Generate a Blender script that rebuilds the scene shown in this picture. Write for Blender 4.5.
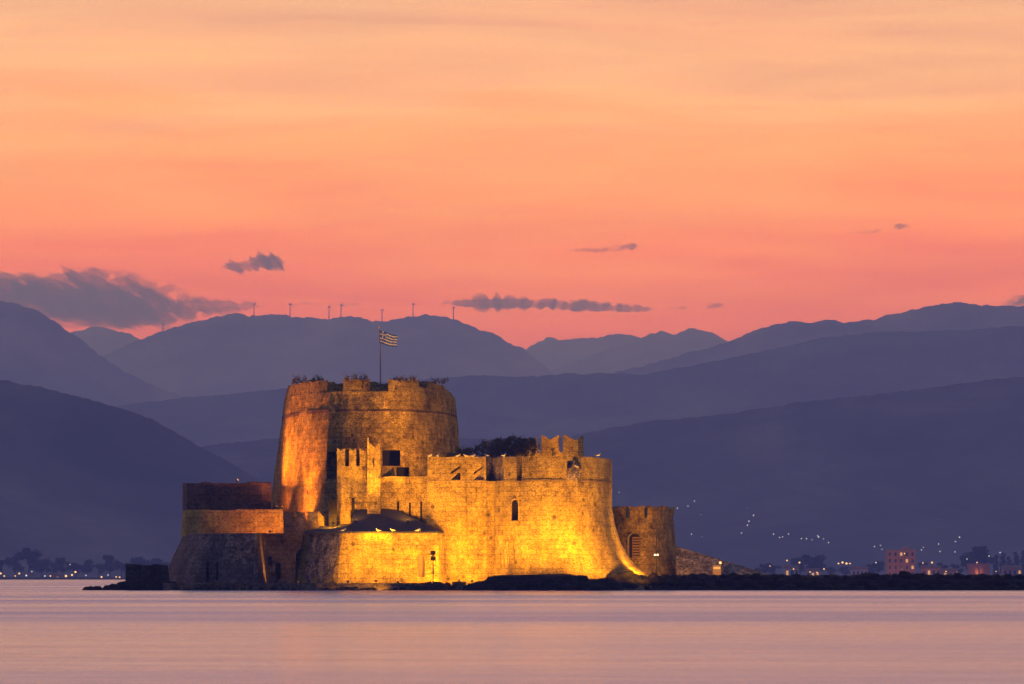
import bpy, bmesh, math, random
from mathutils import Vector, noise as mnoise
from mathutils.bvhtree import BVHTree

random.seed(7)
SC = bpy.context.scene
COL = SC.collection
for o in list(bpy.data.objects):
    bpy.data.objects.remove(o)

# ------------------------------------------------------------------ camera
F, CX, HZ, CAMZ = 4167.0, 512.0, 576.7, 1.6      # focal length in pixels, image centre, horizon row, eye height
cam_d = bpy.data.cameras.new('camera')
cam = bpy.data.objects.new('camera', cam_d)
COL.objects.link(cam)
cam.location = (0, 0, CAMZ)
cam.rotation_euler = (math.radians(90), 0, 0)
cam_d.sensor_width = 36.0
cam_d.lens = 36.0 * F / 1024.0
cam_d.shift_y = (HZ - 342.0) / 1024.0
cam_d.clip_start, cam_d.clip_end = 1.0, 200000.0
SC.camera = cam

# ------------------------------------------------------------------ world: dusk sky, afterglow in the west (+Y)
world = bpy.data.worlds.new('World')
SC.world = world
world.use_nodes = True
nt = world.node_tree
nt.nodes.clear()
N, L = nt.nodes.new, nt.links.new

def ramp(node, stops, interp='LINEAR'):
    cr = node.color_ramp
    cr.interpolation = interp
    while len(cr.elements) > 1:
        cr.elements.remove(cr.elements[-1])
    cr.elements[0].position = stops[0][0]
    cr.elements[0].color = (*stops[0][1], 1)
    for p, c in stops[1:]:
        e = cr.elements.new(p)
        e.color = (*c, 1)

def math_node(tree, op, a, b=None, clamp=False):
    m = tree.nodes.new('ShaderNodeMath')
    m.operation = op
    m.use_clamp = clamp
    for i, v in enumerate((a, b)):
        if v is None:
            continue
        if isinstance(v, (int, float)):
            m.inputs[i].default_value = v
        else:
            tree.links.new(v, m.inputs[i])
    return m.outputs[0]

def mix_node(tree, fac, a, b, blend='MIX'):
    m = tree.nodes.new('ShaderNodeMix')
    m.data_type = 'RGBA'
    m.blend_type = blend
    for i, v in ((0, fac), (6, a), (7, b)):
        if isinstance(v, (int, float)):
            m.inputs[i].default_value = v
        elif isinstance(v, tuple):
            m.inputs[i].default_value = (*v, 1) if len(v) == 3 else v
        else:
            tree.links.new(v, m.inputs[i])
    return m.outputs[2]

tc = N('ShaderNodeTexCoord')
sep = N('ShaderNodeSeparateXYZ')
L(tc.outputs['Generated'], sep.inputs[0])
elev = math_node(nt, 'ARCSINE', sep.outputs[2])                       # radians above the horizon
# long soft wisps: noise over direction, stretched sideways
mp = N('ShaderNodeMapping')
mp.inputs['Scale'].default_value = (9, 9, 62)
mp.inputs['Rotation'].default_value = (0, math.radians(5), 0)
L(tc.outputs['Generated'], mp.inputs[0])
wn = N('ShaderNodeTexNoise')
wn.inputs['Scale'].default_value = 1.0
wn.inputs['Detail'].default_value = 5
wn.inputs['Roughness'].default_value = 0.55
wn.inputs['Distortion'].default_value = 0.6
L(mp.outputs[0], wn.inputs[0])
wob = math_node(nt, 'MULTIPLY', math_node(nt, 'SUBTRACT', wn.outputs[0], 0.5), 0.05)
e2 = math_node(nt, 'ADD', elev, wob)
t_el = math_node(nt, 'DIVIDE', e2, math.pi / 2, True)
rw = N('ShaderNodeValToRGB')
SKY_W = [(0.0, (1.00, 0.17, 0.03)), (0.036, (1.36, 0.25, 0.012)), (0.045, (1.54, 0.355, 0.012)),
         (0.055, (1.64, 0.525, 0.02)), (0.066, (1.58, 0.68, 0.20)), (0.074, (1.52, 0.77, 0.47)),
         (0.088, (1.26, 0.69, 0.50)), (0.11, (1.06, 0.60, 0.44)), (0.16, (0.92, 0.55, 0.38)), (0.26, (0.68, 0.49, 0.46)),
         (0.5, (0.29, 0.33, 0.50)), (1.0, (0.11, 0.158, 0.36))]
ramp(rw, SKY_W)
L(t_el, rw.inputs[0])
re_ = N('ShaderNodeValToRGB')
ramp(re_, [(0.0, (0.10, 0.11, 0.19)), (0.1, (0.15, 0.12, 0.19)), (0.25, (0.13, 0.14, 0.26)), (1.0, (0.11, 0.158, 0.36))])
L(t_el, re_.inputs[0])
hyp = math_node(nt, 'SQRT', math_node(nt, 'ADD', math_node(nt, 'MULTIPLY', sep.outputs[0], sep.outputs[0]),
                                      math_node(nt, 'ADD', math_node(nt, 'MULTIPLY', sep.outputs[1], sep.outputs[1]), 1e-6)))
wfac = N('ShaderNodeMapRange')
wfac.interpolation_type = 'SMOOTHSTEP'
wfac.inputs['From Min'].default_value = -0.45
wfac.inputs['From Max'].default_value = 0.95
L(math_node(nt, 'DIVIDE', sep.outputs[1], hyp), wfac.inputs[0])
skyc = mix_node(nt, wfac.outputs[0], re_.outputs[0], rw.outputs[0])
# veils of thin high cloud
mp2 = N('ShaderNodeMapping')
mp2.inputs['Scale'].default_value = (5, 5, 70)
mp2.inputs['Location'].default_value = (3.1, 0.4, 1.7)
mp2.inputs['Rotation'].default_value = (0, math.radians(-4), 0)
L(tc.outputs['Generated'], mp2.inputs[0])
vn = N('ShaderNodeTexNoise')
vn.inputs['Scale'].default_value = 1.3
vn.inputs['Detail'].default_value = 7
vn.inputs['Roughness'].default_value = 0.6
vn.inputs['Distortion'].default_value = 1.0
L(mp2.outputs[0], vn.inputs[0])
veil = N('ShaderNodeMapRange')
veil.inputs['From Min'].default_value = 0.42
veil.inputs['From Max'].default_value = 0.72
veil.inputs['To Max'].default_value = 0.6
L(vn.outputs[0], veil.inputs[0])
skyc = mix_node(nt, veil.outputs[0], skyc, mix_node(nt, 1.0, skyc, (0.74, 0.62, 0.76), 'MULTIPLY'))
below = N('ShaderNodeMapRange')
below.inputs['From Min'].default_value = -0.02
below.inputs['From Max'].default_value = 0.0
L(elev, below.inputs[0])
skyc = mix_node(nt, below.outputs[0], (0.03, 0.03, 0.05), skyc)
bg = N('ShaderNodeBackground')
L(skyc, bg.inputs['Color'])
bg.inputs['Strength'].default_value = 1.0
wo = N('ShaderNodeOutputWorld')
L(bg.outputs[0], wo.inputs['Surface'])

SC.view_settings.view_transform = 'Standard'
SC.view_settings.look = 'None'
SC.view_settings.exposure = 0.0
SC.view_settings.gamma = 1.0
SC.render.engine = 'CYCLES'
SC.cycles.use_denoising = True
SC.cycles.volume_bounces = 1
SC.cycles.max_bounces = 6
SC.cycles.diffuse_bounces = 3
SC.cycles.transparent_max_bounces = 24
SC.cycles.sample_clamp_indirect = 4.0

# ------------------------------------------------------------------ helpers
def X(px, Y): return (px - CX) * Y / F
def Z(py, Y): return CAMZ + (HZ - py) * Y / F
def P(px, py, Y): return Vector((X(px, Y), Y, Z(py, Y)))

ORG = {}                                           # world origin of every root, passed down to its parts

def link(o, parent=None):
    COL.objects.link(o)
    if parent is not None:
        o.parent = parent
    return o

def tag(o, label, cat, group=None, kind=None):
    o['label'] = label
    o['category'] = cat
    if group: o['group'] = group
    if kind: o['kind'] = kind
    return o

def thing(name, loc, label, cat, group=None):
    o = bpy.data.objects.new(name, None)
    o.empty_display_size = 0.2
    link(o)
    o.location = loc
    ORG[o.name] = Vector(loc)
    return tag(o, label, cat, group)

def obj(name, bm, mats, parent=None, smooth=False, origin=None):
    """link a bmesh given in world coordinates as one mesh object"""
    me = bpy.data.meshes.new(name)
    bmesh.ops.recalc_face_normals(bm, faces=bm.faces[:])
    bm.to_mesh(me)
    bm.free()
    for m in (mats if isinstance(mats, (list, tuple)) else [mats]):
        me.materials.append(m)
    if smooth:
        for p in me.polygons: p.use_smooth = True
    o = bpy.data.objects.new(name, me)
    link(o, parent)
    org = ORG[parent.name] if parent is not None else Vector(origin or (0, 0, 0))
    if org.length > 0:
        for v in me.vertices: v.co -= org
    if parent is None:
        o.location = org
    ORG[o.name] = org
    return o

def struct(o):
    o['kind'] = 'structure'
    return o

def copy_tree(o, parent=None):
    c = o.copy()
    link(c)
    if parent is not None: c.parent = parent
    for ch in list(o.children): copy_tree(ch, c)
    return c

def box(bm, x0, x1, y0, y1, z0, z1):
    vs = [bm.verts.new((x, y, z)) for z in (z0, z1) for x, y in ((x0, y0), (x1, y0), (x1, y1), (x0, y1))]
    for f in ((3, 2, 1, 0), (4, 5, 6, 7), (0, 1, 5, 4), (1, 2, 6, 5), (2, 3, 7, 6), (3, 0, 4, 7)):
        bm.faces.new([vs[i] for i in f])
    return vs

def tube(bm, pts, radii, n=8):
    rings = []
    for i, (p, r) in enumerate(zip(pts, radii)):
        p = Vector(p)
        d = (Vector(pts[min(i + 1, len(pts) - 1)]) - Vector(pts[max(i - 1, 0)])).normalized()
        a = d.orthogonal().normalized() if abs(d.z) > 0.99 else Vector((0, 0, 1)).cross(d).normalized()
        b = d.cross(a)
        rings.append([bm.verts.new(p + (a * math.cos(2 * math.pi * k / n) + b * math.sin(2 * math.pi * k / n)) * r) for k in range(n)])
    for r0, r1 in zip(rings, rings[1:]):
        for k in range(n):
            bm.faces.new((r0[k], r0[(k + 1) % n], r1[(k + 1) % n], r1[k]))
    bm.faces.new(rings[0][::-1])
    bm.faces.new(rings[-1])

def resample(pts, step, closed):
    out = []
    n = len(pts)
    for i in range(n if closed else n - 1):
        a, b = Vector(pts[i]), Vector(pts[(i + 1) % n])
        k = max(1, int(round((b - a).length / step)))
        for j in range(k): out.append(a.lerp(b, j / k))
    if not closed: out.append(Vector(pts[-1]))
    return out

def normals2(pts, closed):
    ns = []
    n = len(pts)
    for i in range(n):
        a = pts[(i - 1) % n] if closed or i > 0 else pts[i]
        b = pts[(i + 1) % n] if closed or i < n - 1 else pts[i]
        d = (b - a)
        d = d.normalized() if d.length > 0 else Vector((1, 0))
        ns.append(Vector((d.y, -d.x)))              # outward for a path walked left to right in front
    return ns

def curve(pxy, k=4):
    out = []
    for i in range(len(pxy) - 1):
        a, b, c, d = (Vector(pxy[max(0, i - 1)]), Vector(pxy[i]), Vector(pxy[i + 1]), Vector(pxy[min(len(pxy) - 1, i + 2)]))
        for j in range(k):
            t = j / k
            p = 0.5 * (2 * b + (c - a) * t + (2 * a - 5 * b + 4 * c - d) * t * t + (3 * b - a - 3 * c + d) * t ** 3)
            out.append((p.x, p.y))
    out.append(tuple(pxy[-1]))
    return out

def plan(pxy): return [Vector((X(p, y), y)) for p, y in pxy]

def loft_bm(pts, levels, step=0.6, jit=0.05, topjit=0.12, offmul=None):
    """solid with the closed footprint pts (front walked left to right) swept through levels (z, outward offset)"""
    pts = resample(pts, step, True)
    ns = normals2(pts, True)
    mul = [offmul(p) if offmul else 1.0 for p in pts]
    zs = []
    for (z0, o0), (z1, o1) in zip(levels, levels[1:]):
        k = max(1, int(round((z1 - z0) / 0.9)))
        for j in range(k): zs.append((z0 + (z1 - z0) * j / k, o0 + (o1 - o0) * j / k))
    zs.append(levels[-1])
    bm = bmesh.new()
    rings = []
    for i, (z, off) in enumerate(zs):
        ring = []
        for p, nn, m in zip(pts, ns, mul):
            q = p + nn * (off * m + jit * mnoise.noise(Vector((p.x * 0.9, p.y * 0.9, z * 0.9))) * 1.6 + random.uniform(-jit, jit) * 0.35)
            zz = z
            if i == len(zs) - 1:
                zz += topjit * (mnoise.noise(Vector((p.x * 0.7, p.y * 0.7, 3.3))) * 1.4 + random.uniform(-0.5, 0.5))
            ring.append(bm.verts.new((q.x, q.y, zz)))
        rings.append(ring)
    n = len(pts)
    for r0, r1 in zip(rings, rings[1:]):
        for k in range(n): bm.faces.new((r0[k], r0[(k + 1) % n], r1[(k + 1) % n], r1[k]))
    caps = [bm.faces.new(rings[0][::-1]), bm.faces.new(rings[-1])]
    bmesh.ops.triangulate(bm, faces=caps)
    return bm

def wall_bm(path, z0, z1, thick, top=None, off=0.0, lean=0.0, step=0.35, jit=0.04, topjit=0.08, straight=False):
    """free-standing wall along an open path walked left to right; top(t) adds to z1 at t in 0..1"""
    pts = resample(path, step, False)
    ns = normals2(pts, False)
    tot = sum((b - a).length for a, b in zip(pts, pts[1:]))
    bm = bmesh.new()
    rows, run = [], 0.0
    for i, (p, nn) in enumerate(zip(pts, ns)):
        if i: run += (pts[i] - pts[i - 1]).length
        t = run / tot
        zt = z1 + (top(t) if top else 0) + topjit * (mnoise.noise(Vector((p.x * 0.8, p.y, 1.7))) * 1.3 + random.uniform(-0.4, 0.4))
        k = max(2, int(round((z1 - z0) / 0.7)) + 1)
        front, back = [], []
        for j in range(k):
            s = j / (k - 1)
            z = z0 + (zt - z0) * s
            w = jit * mnoise.noise(Vector((p.x * 1.1, p.y * 1.1, z * 1.1))) * 1.5
            a = p + nn * (off + lean * s + w)
            b = p + (nn * off + Vector((0, thick)) if straight else nn * (off + lean * s - thick))
            front.append(bm.verts.new((a.x, a.y, z)))
            back.append(bm.verts.new((b.x, b.y, z)))
        rows.append(front + back[::-1])
    for r0, r1 in zip(rows, rows[1:]):
        n = len(r0)
        for k in range(n): bm.faces.new((r0[k], r1[k], r1[(k + 1) % n], r0[(k + 1) % n]))
    e = [bm.faces.new(rows[0]), bm.faces.new(rows[-1][::-1])]
    bmesh.ops.triangulate(bm, faces=e)
    return bm

def sub_path(path, px0, px1):
    """the part of a px-ordered (px, Y) path between two columns"""
    def at(px):
        for (a, ya), (b, yb) in zip(path, path[1:]):
            if a <= px <= b: return (px, ya + (yb - ya) * (px - a) / (b - a))
        return path[0] if px < path[0][0] else path[-1]
    return plan([at(px0)] + [q for q in path if px0 < q[0] < px1] + [at(px1)])

def prism_bm(poly, y0, y1):
    """closed prism: outline (x, z) pushed from y0 to y1"""
    bm = bmesh.new()
    a = [bm.verts.new((x, y0, z)) for x, z in poly]
    b = [bm.verts.new((x, y1, z)) for x, z in poly]
    n = len(poly)
    for k in range(n): bm.faces.new((a[k], a[(k + 1) % n], b[(k + 1) % n], b[k]))
    bm.faces.new(a[::-1])
    bm.faces.new(b)
    bmesh.ops.recalc_face_normals(bm, faces=bm.faces[:])
    return bm

def arch(cx, w, z0, z1, n=8, pointed=False):
    r = w / 2
    zs = z1 - r
    p = [(cx - r, z0), (cx + r, z0)]
    for k in range(n + 1):
        a = math.pi * k / n
        p.append((cx + r * math.cos(a), zs + r * math.sin(a) * (1.25 if pointed else 1)))
    return p

def carve(o, cutters):
    """cut the closed prisms out of o for real"""
    tmp = []
    org = ORG[o.name]
    for bm in cutters:
        me = bpy.data.meshes.new('cut')
        bm.to_mesh(me); bm.free()
        c = bpy.data.objects.new('cut', me)
        link(c)
        c.location = (0, 0, 0)
        tmp.append(c)
        m = o.modifiers.new('cut', 'BOOLEAN')
        m.operation = 'DIFFERENCE'
        m.solver = 'EXACT'
        m.object = c
    bpy.context.view_layer.update()
    dg = bpy.context.evaluated_depsgraph_get()
    me = bpy.data.meshes.new_from_object(o.evaluated_get(dg))
    o.modifiers.clear()
    old = o.data
    o.data = me
    me.name = old.name
    for c in tmp: bpy.data.objects.remove(c)

# ------------------------------------------------------------------ materials
def new_mat(name):
    m = bpy.data.materials.new(name)
    m.use_nodes = True
    t = m.node_tree
    b = t.nodes['Principled BSDF']
    return m, t, b

def plain(name, col, rough=0.7, metal=0.0, var=0.25, scale=3.0, emit=None, strength=0.0):
    m, t, b = new_mat(name)
    co = t.nodes.new('ShaderNodeTexCoord')
    no = t.nodes.new('ShaderNodeTexNoise')
    no.inputs['Scale'].default_value = scale
    no.inputs['Detail'].default_value = 5
    t.links.new(co.outputs['Object'], no.inputs[0])
    c = mix_node(t, no.outputs[0], tuple(v * (1 - var) for v in col), tuple(min(1, v * (1 + var)) for v in col))
    t.links.new(c, b.inputs['Base Color'])
    b.inputs['Roughness'].default_value = rough
    b.inputs['Metallic'].default_value = metal
    b.inputs['Specular IOR Level'].default_value = 0.25
    if emit:
        b.inputs['Emission Color'].default_value = (*emit, 1)
        b.inputs['Emission Strength'].default_value = strength
    return m

def stone(name, light, dark, size=0.5, mortar=0.55, contrast=1.0, stain=(0.5, 0.45, 0.4), course=1.35, bump=0.09):
    m, t, b = new_mat(name)
    T, K = t.nodes.new, t.links.new
    co = T('ShaderNodeTexCoord')
    mp = T('ShaderNodeMapping')
    mp.inputs['Scale'].default_value = (1 / size, 1 / size, course / size)
    K(co.outputs['Object'], mp.inputs[0])
    wv = T('ShaderNodeTexNoise')
    wv.inputs['Scale'].default_value = 0.8
    K(mp.outputs[0], wv.inputs[0])
    add = T('ShaderNodeMixRGB')
    add.blend_type = 'ADD'
    add.inputs[0].default_value = 0.35
    K(mp.outputs[0], add.inputs[1]); K(wv.outputs['Color'], add.inputs[2])
    vo = T('ShaderNodeTexVoronoi')
    K(add.outputs[0], vo.inputs['Vector'])
    ve = T('ShaderNodeTexVoronoi')
    ve.feature = 'DISTANCE_TO_EDGE'
    K(add.outputs[0], ve.inputs['Vector'])
    sx = T('ShaderNodeSeparateXYZ')
    K(vo.outputs['Color'], sx.inputs[0])
    cell = T('ShaderNodeValToRGB')
    mid = tuple((a + c) / 2 for a, c in zip(light, dark))
    ramp(cell, [(0.0, tuple(v * (1 - 0.35 * contrast) for v in dark)), (0.35, mid), (0.75, light), (1.0, tuple(min(1, v * (1 + 0.3 * contrast)) for v in light))])
    K(sx.outputs[0], cell.inputs[0])
    n1 = T('ShaderNodeTexNoise')
    n1.inputs['Scale'].default_value = 0.22
    n1.inputs['Detail'].default_value = 8
    n1.inputs['Roughness'].default_value = 0.65
    K(co.outputs['Object'], n1.inputs[0])
    st = T('ShaderNodeMapRange')
    st.inputs['From Min'].default_value = 0.42
    st.inputs['From Max'].default_value = 0.68
    K(n1.outputs[0], st.inputs[0])
    c = mix_node(t, math_node(t, 'MULTIPLY', st.outputs[0], 0.75), cell.outputs[0], mix_node(t, 1.0, cell.outputs[0], stain, 'MULTIPLY'))
    # rain streaks: noise pulled out vertically
    ms = T('ShaderNodeMapping')
    ms.inputs['Scale'].default_value = (1.1, 1.1, 0.09)
    K(co.outputs['Object'], ms.inputs[0])
    ns = T('ShaderNodeTexNoise')
    ns.inputs['Scale'].default_value = 1.0
    ns.inputs['Detail'].default_value = 6
    K(ms.outputs[0], ns.inputs[0])
    sr = T('ShaderNodeMapRange')
    sr.inputs['From Min'].default_value = 0.52
    sr.inputs['From Max'].default_value = 0.75
    sr.inputs['To Max'].default_value = 0.55
    K(ns.outputs[0], sr.inputs[0])
    c = mix_node(t, sr.outputs[0], c, mix_node(t, 1.0, c, (0.55, 0.5, 0.47), 'MULTIPLY'))
    nb = T('ShaderNodeTexNoise')
    nb.inputs['Scale'].default_value = 0.75
    nb.inputs['Detail'].default_value = 4
    nb.inputs['Roughness'].default_value = 0.6
    K(co.outputs['Object'], nb.inputs[0])
    br = T('ShaderNodeMapRange')
    br.inputs['From Min'].default_value = 0.35
    br.inputs['From Max'].default_value = 0.65
    br.inputs['To Min'].default_value = 1 - 0.38 * contrast
    br.inputs['To Max'].default_value = 1 + 0.22 * contrast
    K(nb.outputs[0], br.inputs[0])
    vb = T('ShaderNodeVectorMath')
    vb.operation = 'SCALE'
    K(c, vb.inputs[0]); K(br.outputs[0], vb.inputs['Scale'])
    c = vb.outputs[0]
    # dark pits: shade of holes and missing stones painted in, no relief
    np_ = T('ShaderNodeTexVoronoi')
    np_.inputs['Scale'].default_value = 0.55
    K(co.outputs['Object'], np_.inputs['Vector'])
    pr = T('ShaderNodeMapRange')
    pr.inputs['From Min'].default_value = 0.10
    pr.inputs['From Max'].default_value = 0.17
    pr.inputs['To Min'].default_value = 0.35
    K(np_.outputs['Distance'], pr.inputs[0])
    vp = T('ShaderNodeVectorMath')
    vp.operation = 'SCALE'
    K(c, vp.inputs[0]); K(pr.outputs[0], vp.inputs['Scale'])
    c = vp.outputs[0]
    n2 = T('ShaderNodeTexNoise')
    n2.inputs['Scale'].default_value = 2.6
    n2.inputs['Detail'].default_value = 8
    n2.inputs['Roughness'].default_value = 0.7
    K(co.outputs['Object'], n2.inputs[0])
    g = T('ShaderNodeMapRange')
    g.inputs['From Min'].default_value = 0.3
    g.inputs['From Max'].default_value = 0.7
    g.inputs['To Min'].default_value = 1 - 0.45 * contrast
    g.inputs['To Max'].default_value = 1 + 0.3 * contrast
    K(n2.outputs[0], g.inputs[0])
    vm = T('ShaderNodeVectorMath')
    vm.operation = 'SCALE'
    K(c, vm.inputs[0]); K(g.outputs[0], vm.inputs['Scale'])
    em = T('ShaderNodeMapRange')
    em.inputs['From Min'].default_value = 0.02
    em.inputs['From Max'].default_value = 0.12
    em.inputs['To Min'].default_value = mortar
    K(ve.outputs['Distance'], em.inputs[0])
    vm2 = T('ShaderNodeVectorMath')
    vm2.operation = 'SCALE'
    K(vm.outputs[0], vm2.inputs[0]); K(em.outputs[0], vm2.inputs['Scale'])
    sc = T('ShaderNodeSeparateXYZ')
    K(co.outputs['Object'], sc.inputs[0])
    cb = T('ShaderNodeCombineXYZ')
    K(math_node(t, 'ADD', sc.outputs[0], math_node(t, 'MULTIPLY', sc.outputs[1], 0.8)), cb.inputs[0])
    K(math_node(t, 'ADD', sc.outputs[2], math_node(t, 'MULTIPLY', n1.outputs[0], 0.5)), cb.inputs[1])
    bk = T('ShaderNodeTexBrick')
    bk.inputs['Scale'].default_value = 1.0
    bk.inputs['Brick Width'].default_value = size * 1.9
    bk.inputs['Row Height'].default_value = size * 0.95
    bk.inputs['Mortar Size'].default_value = 0.055
    bk.inputs['Mortar Smooth'].default_value = 0.6
    bk.inputs['Color1'].default_value = (1.12, 1.1, 1.05, 1)
    bk.inputs['Color2'].default_value = (0.72, 0.70, 0.68, 1)
    bk.inputs['Mortar'].default_value = (0.42, 0.40, 0.38, 1)
    K(cb.outputs[0], bk.inputs['Vector'])
    bm_ = T('ShaderNodeMapRange')
    bm_.inputs['From Min'].default_value = 0.38
    bm_.inputs['From Max'].default_value = 0.62
    bm_.inputs['To Min'].default_value = 0.95
    bm_.inputs['To Max'].default_value = 0.25
    K(nb.outputs[0], bm_.inputs[0])
    cc = mix_node(t, bm_.outputs[0], vm2.outputs[0], mix_node(t, 1.0, vm2.outputs[0], bk.outputs['Color'], 'MULTIPLY'))
    K(cc, b.inputs['Base Color'])
    b.inputs['Roughness'].default_value = 0.92
    b.inputs['Specular IOR Level'].default_value = 0.15
    h = math_node(t, 'ADD', em.outputs[0], math_node(t, 'MULTIPLY', n2.outputs[0], 0.9))
    h = math_node(t, 'ADD', h, math_node(t, 'MULTIPLY', sx.outputs[1], 0.8))
    bp = T('ShaderNodeBump')
    bp.inputs['Strength'].default_value = 0.8
    bp.inputs['Distance'].default_value = bump
    K(h, bp.inputs['Height']); K(bp.outputs[0], b.inputs['Normal'])
    return m

M = {}
M['wall'] = stone('limestone rubble wall', (0.56, 0.43, 0.10), (0.29, 0.205, 0.045), 0.6, 0.78, 0.65)
M['keep'] = stone('weathered tower stone', (0.48, 0.35, 0.09), (0.23, 0.155, 0.04), 0.6, 0.68, 0.95)
M['rough'] = stone('coarse dark rubble', (0.56, 0.49, 0.46), (0.16, 0.14, 0.14), 0.55, 0.35, 1.3, course=1.1, bump=0.14)
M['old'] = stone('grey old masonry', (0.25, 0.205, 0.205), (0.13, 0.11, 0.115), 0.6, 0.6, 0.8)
M['upper'] = stone('dark wall tone', (0.15, 0.10, 0.08), (0.10, 0.065, 0.055), 1.2, 0.85, 0.5)  # darker, redder tone for the upper wall and string courses
M['trim'] = stone('stone trim', (0.36, 0.27, 0.12), (0.25, 0.18, 0.075), 0.7, 0.7, 0.6, bump=0.04)
M['roof'] = plain('slate grey roof', (0.045, 0.046, 0.058), 0.8, 0, 0.35, 2.5)
M['dark'] = plain('painted opening shade', (0.012, 0.011, 0.012), 0.95)  # near-black colour stands in for the shade inside openings
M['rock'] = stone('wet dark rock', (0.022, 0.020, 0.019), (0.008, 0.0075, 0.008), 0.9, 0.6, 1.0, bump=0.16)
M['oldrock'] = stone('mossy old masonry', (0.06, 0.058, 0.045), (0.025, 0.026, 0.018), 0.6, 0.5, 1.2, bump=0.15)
M['quay'] = stone('quay concrete', (0.20, 0.16, 0.12), (0.11, 0.09, 0.07), 0.9, 0.7, 0.8)
M['earth'] = plain('island earth', (0.12, 0.095, 0.065), 0.95, 0, 0.4, 0.6)
M['iron'] = plain('dark iron', (0.03, 0.028, 0.027), 0.5, 0.6)
M['wood'] = plain('weathered wood', (0.22, 0.14, 0.08), 0.8, 0, 0.3, 5)
M['weed'] = plain('dry dark leaves', (0.085, 0.070, 0.028), 0.9, 0, 0.5, 2)
M['leaf'] = plain('tree leaves', (0.035, 0.05, 0.022), 0.9, 0, 0.5, 0.3)
M['bark'] = plain('bark', (0.07, 0.05, 0.035), 0.95, 0, 0.3, 4)
M['white'] = plain('white feathers', (0.60, 0.59, 0.56), 0.8, 0, 0.05)
M['grey'] = plain('grey feathers', (0.35, 0.36, 0.38), 0.8, 0, 0.08)
M['beak'] = plain('yellow beak', (0.6, 0.35, 0.05), 0.5)
M['flag_blue'] = plain('flag blue', (0.03, 0.10, 0.42), 0.8, 0, 0.1)
M['flag_white'] = plain('flag white', (0.50, 0.50, 0.50), 0.8, 0, 0.05)
M['turbine'] = plain('painted steel', (0.12, 0.11, 0.12), 0.6)
M['plaster'] = plain('house plaster', (0.36, 0.27, 0.23), 0.9, 0, 0.15, 0.4)
M['plaster_red'] = plain('terracotta plaster', (0.36, 0.16, 0.06), 0.9, 0, 0.15, 0.4)
M['tile'] = plain('roof tiles', (0.16, 0.07, 0.045), 0.9, 0, 0.3, 1.2)
M['glass'] = plain('dark window glass', (0.02, 0.022, 0.03), 0.2)
M['lit'] = plain('lit window', (0.5, 0.35, 0.2), 0.6, emit=(1.0, 0.5, 0.16), strength=0.6)
M['lamp_warm'] = plain('warm lamp', (0.8, 0.6, 0.3), 0.5, emit=(1.0, 0.55, 0.2), strength=1.6)
M['lamp_cool'] = plain('cool lamp', (0.8, 0.8, 0.8), 0.5, emit=(0.75, 0.80, 1.0), strength=1.0)
M['lens'] = plain('floodlight lens', (0.8, 0.7, 0.4), 0.4, emit=(1.0, 0.5, 0.08), strength=2)

def hill_mat(name, a, b2):
    m, t, b = new_mat(name)
    co = t.nodes.new('ShaderNodeTexCoord')
    n = t.nodes.new('ShaderNodeTexNoise')
    n.inputs['Scale'].default_value = 0.0035
    n.inputs['Detail'].default_value = 12
    n.inputs['Roughness'].default_value = 0.7
    n.inputs['Distortion'].default_value = 0.4
    t.links.new(co.outputs['Object'], n.inputs[0])
    r = t.nodes.new('ShaderNodeValToRGB')
    ramp(r, [(0.36, a), (0.52, tuple((p + q) * 0.4 for p, q in zip(a, b2))), (0.70, b2)])
    t.links.new(n.outputs[0], r.inputs[0])
    t.links.new(r.outputs[0], b.inputs['Base Color'])
    b.inputs['Roughness'].default_value = 1.0
    b.inputs['Specular IOR Level'].default_value = 0.0
    return m
M['hill'] = hill_mat('scrub hillside', (0.025, 0.032, 0.02), (0.15, 0.14, 0.10))
M['mount'] = hill_mat('rocky mountain', (0.04, 0.04, 0.03), (0.26, 0.22, 0.18))
M['plain'] = hill_mat('coastal plain', (0.05, 0.05, 0.03), (0.10, 0.085, 0.06))

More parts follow.
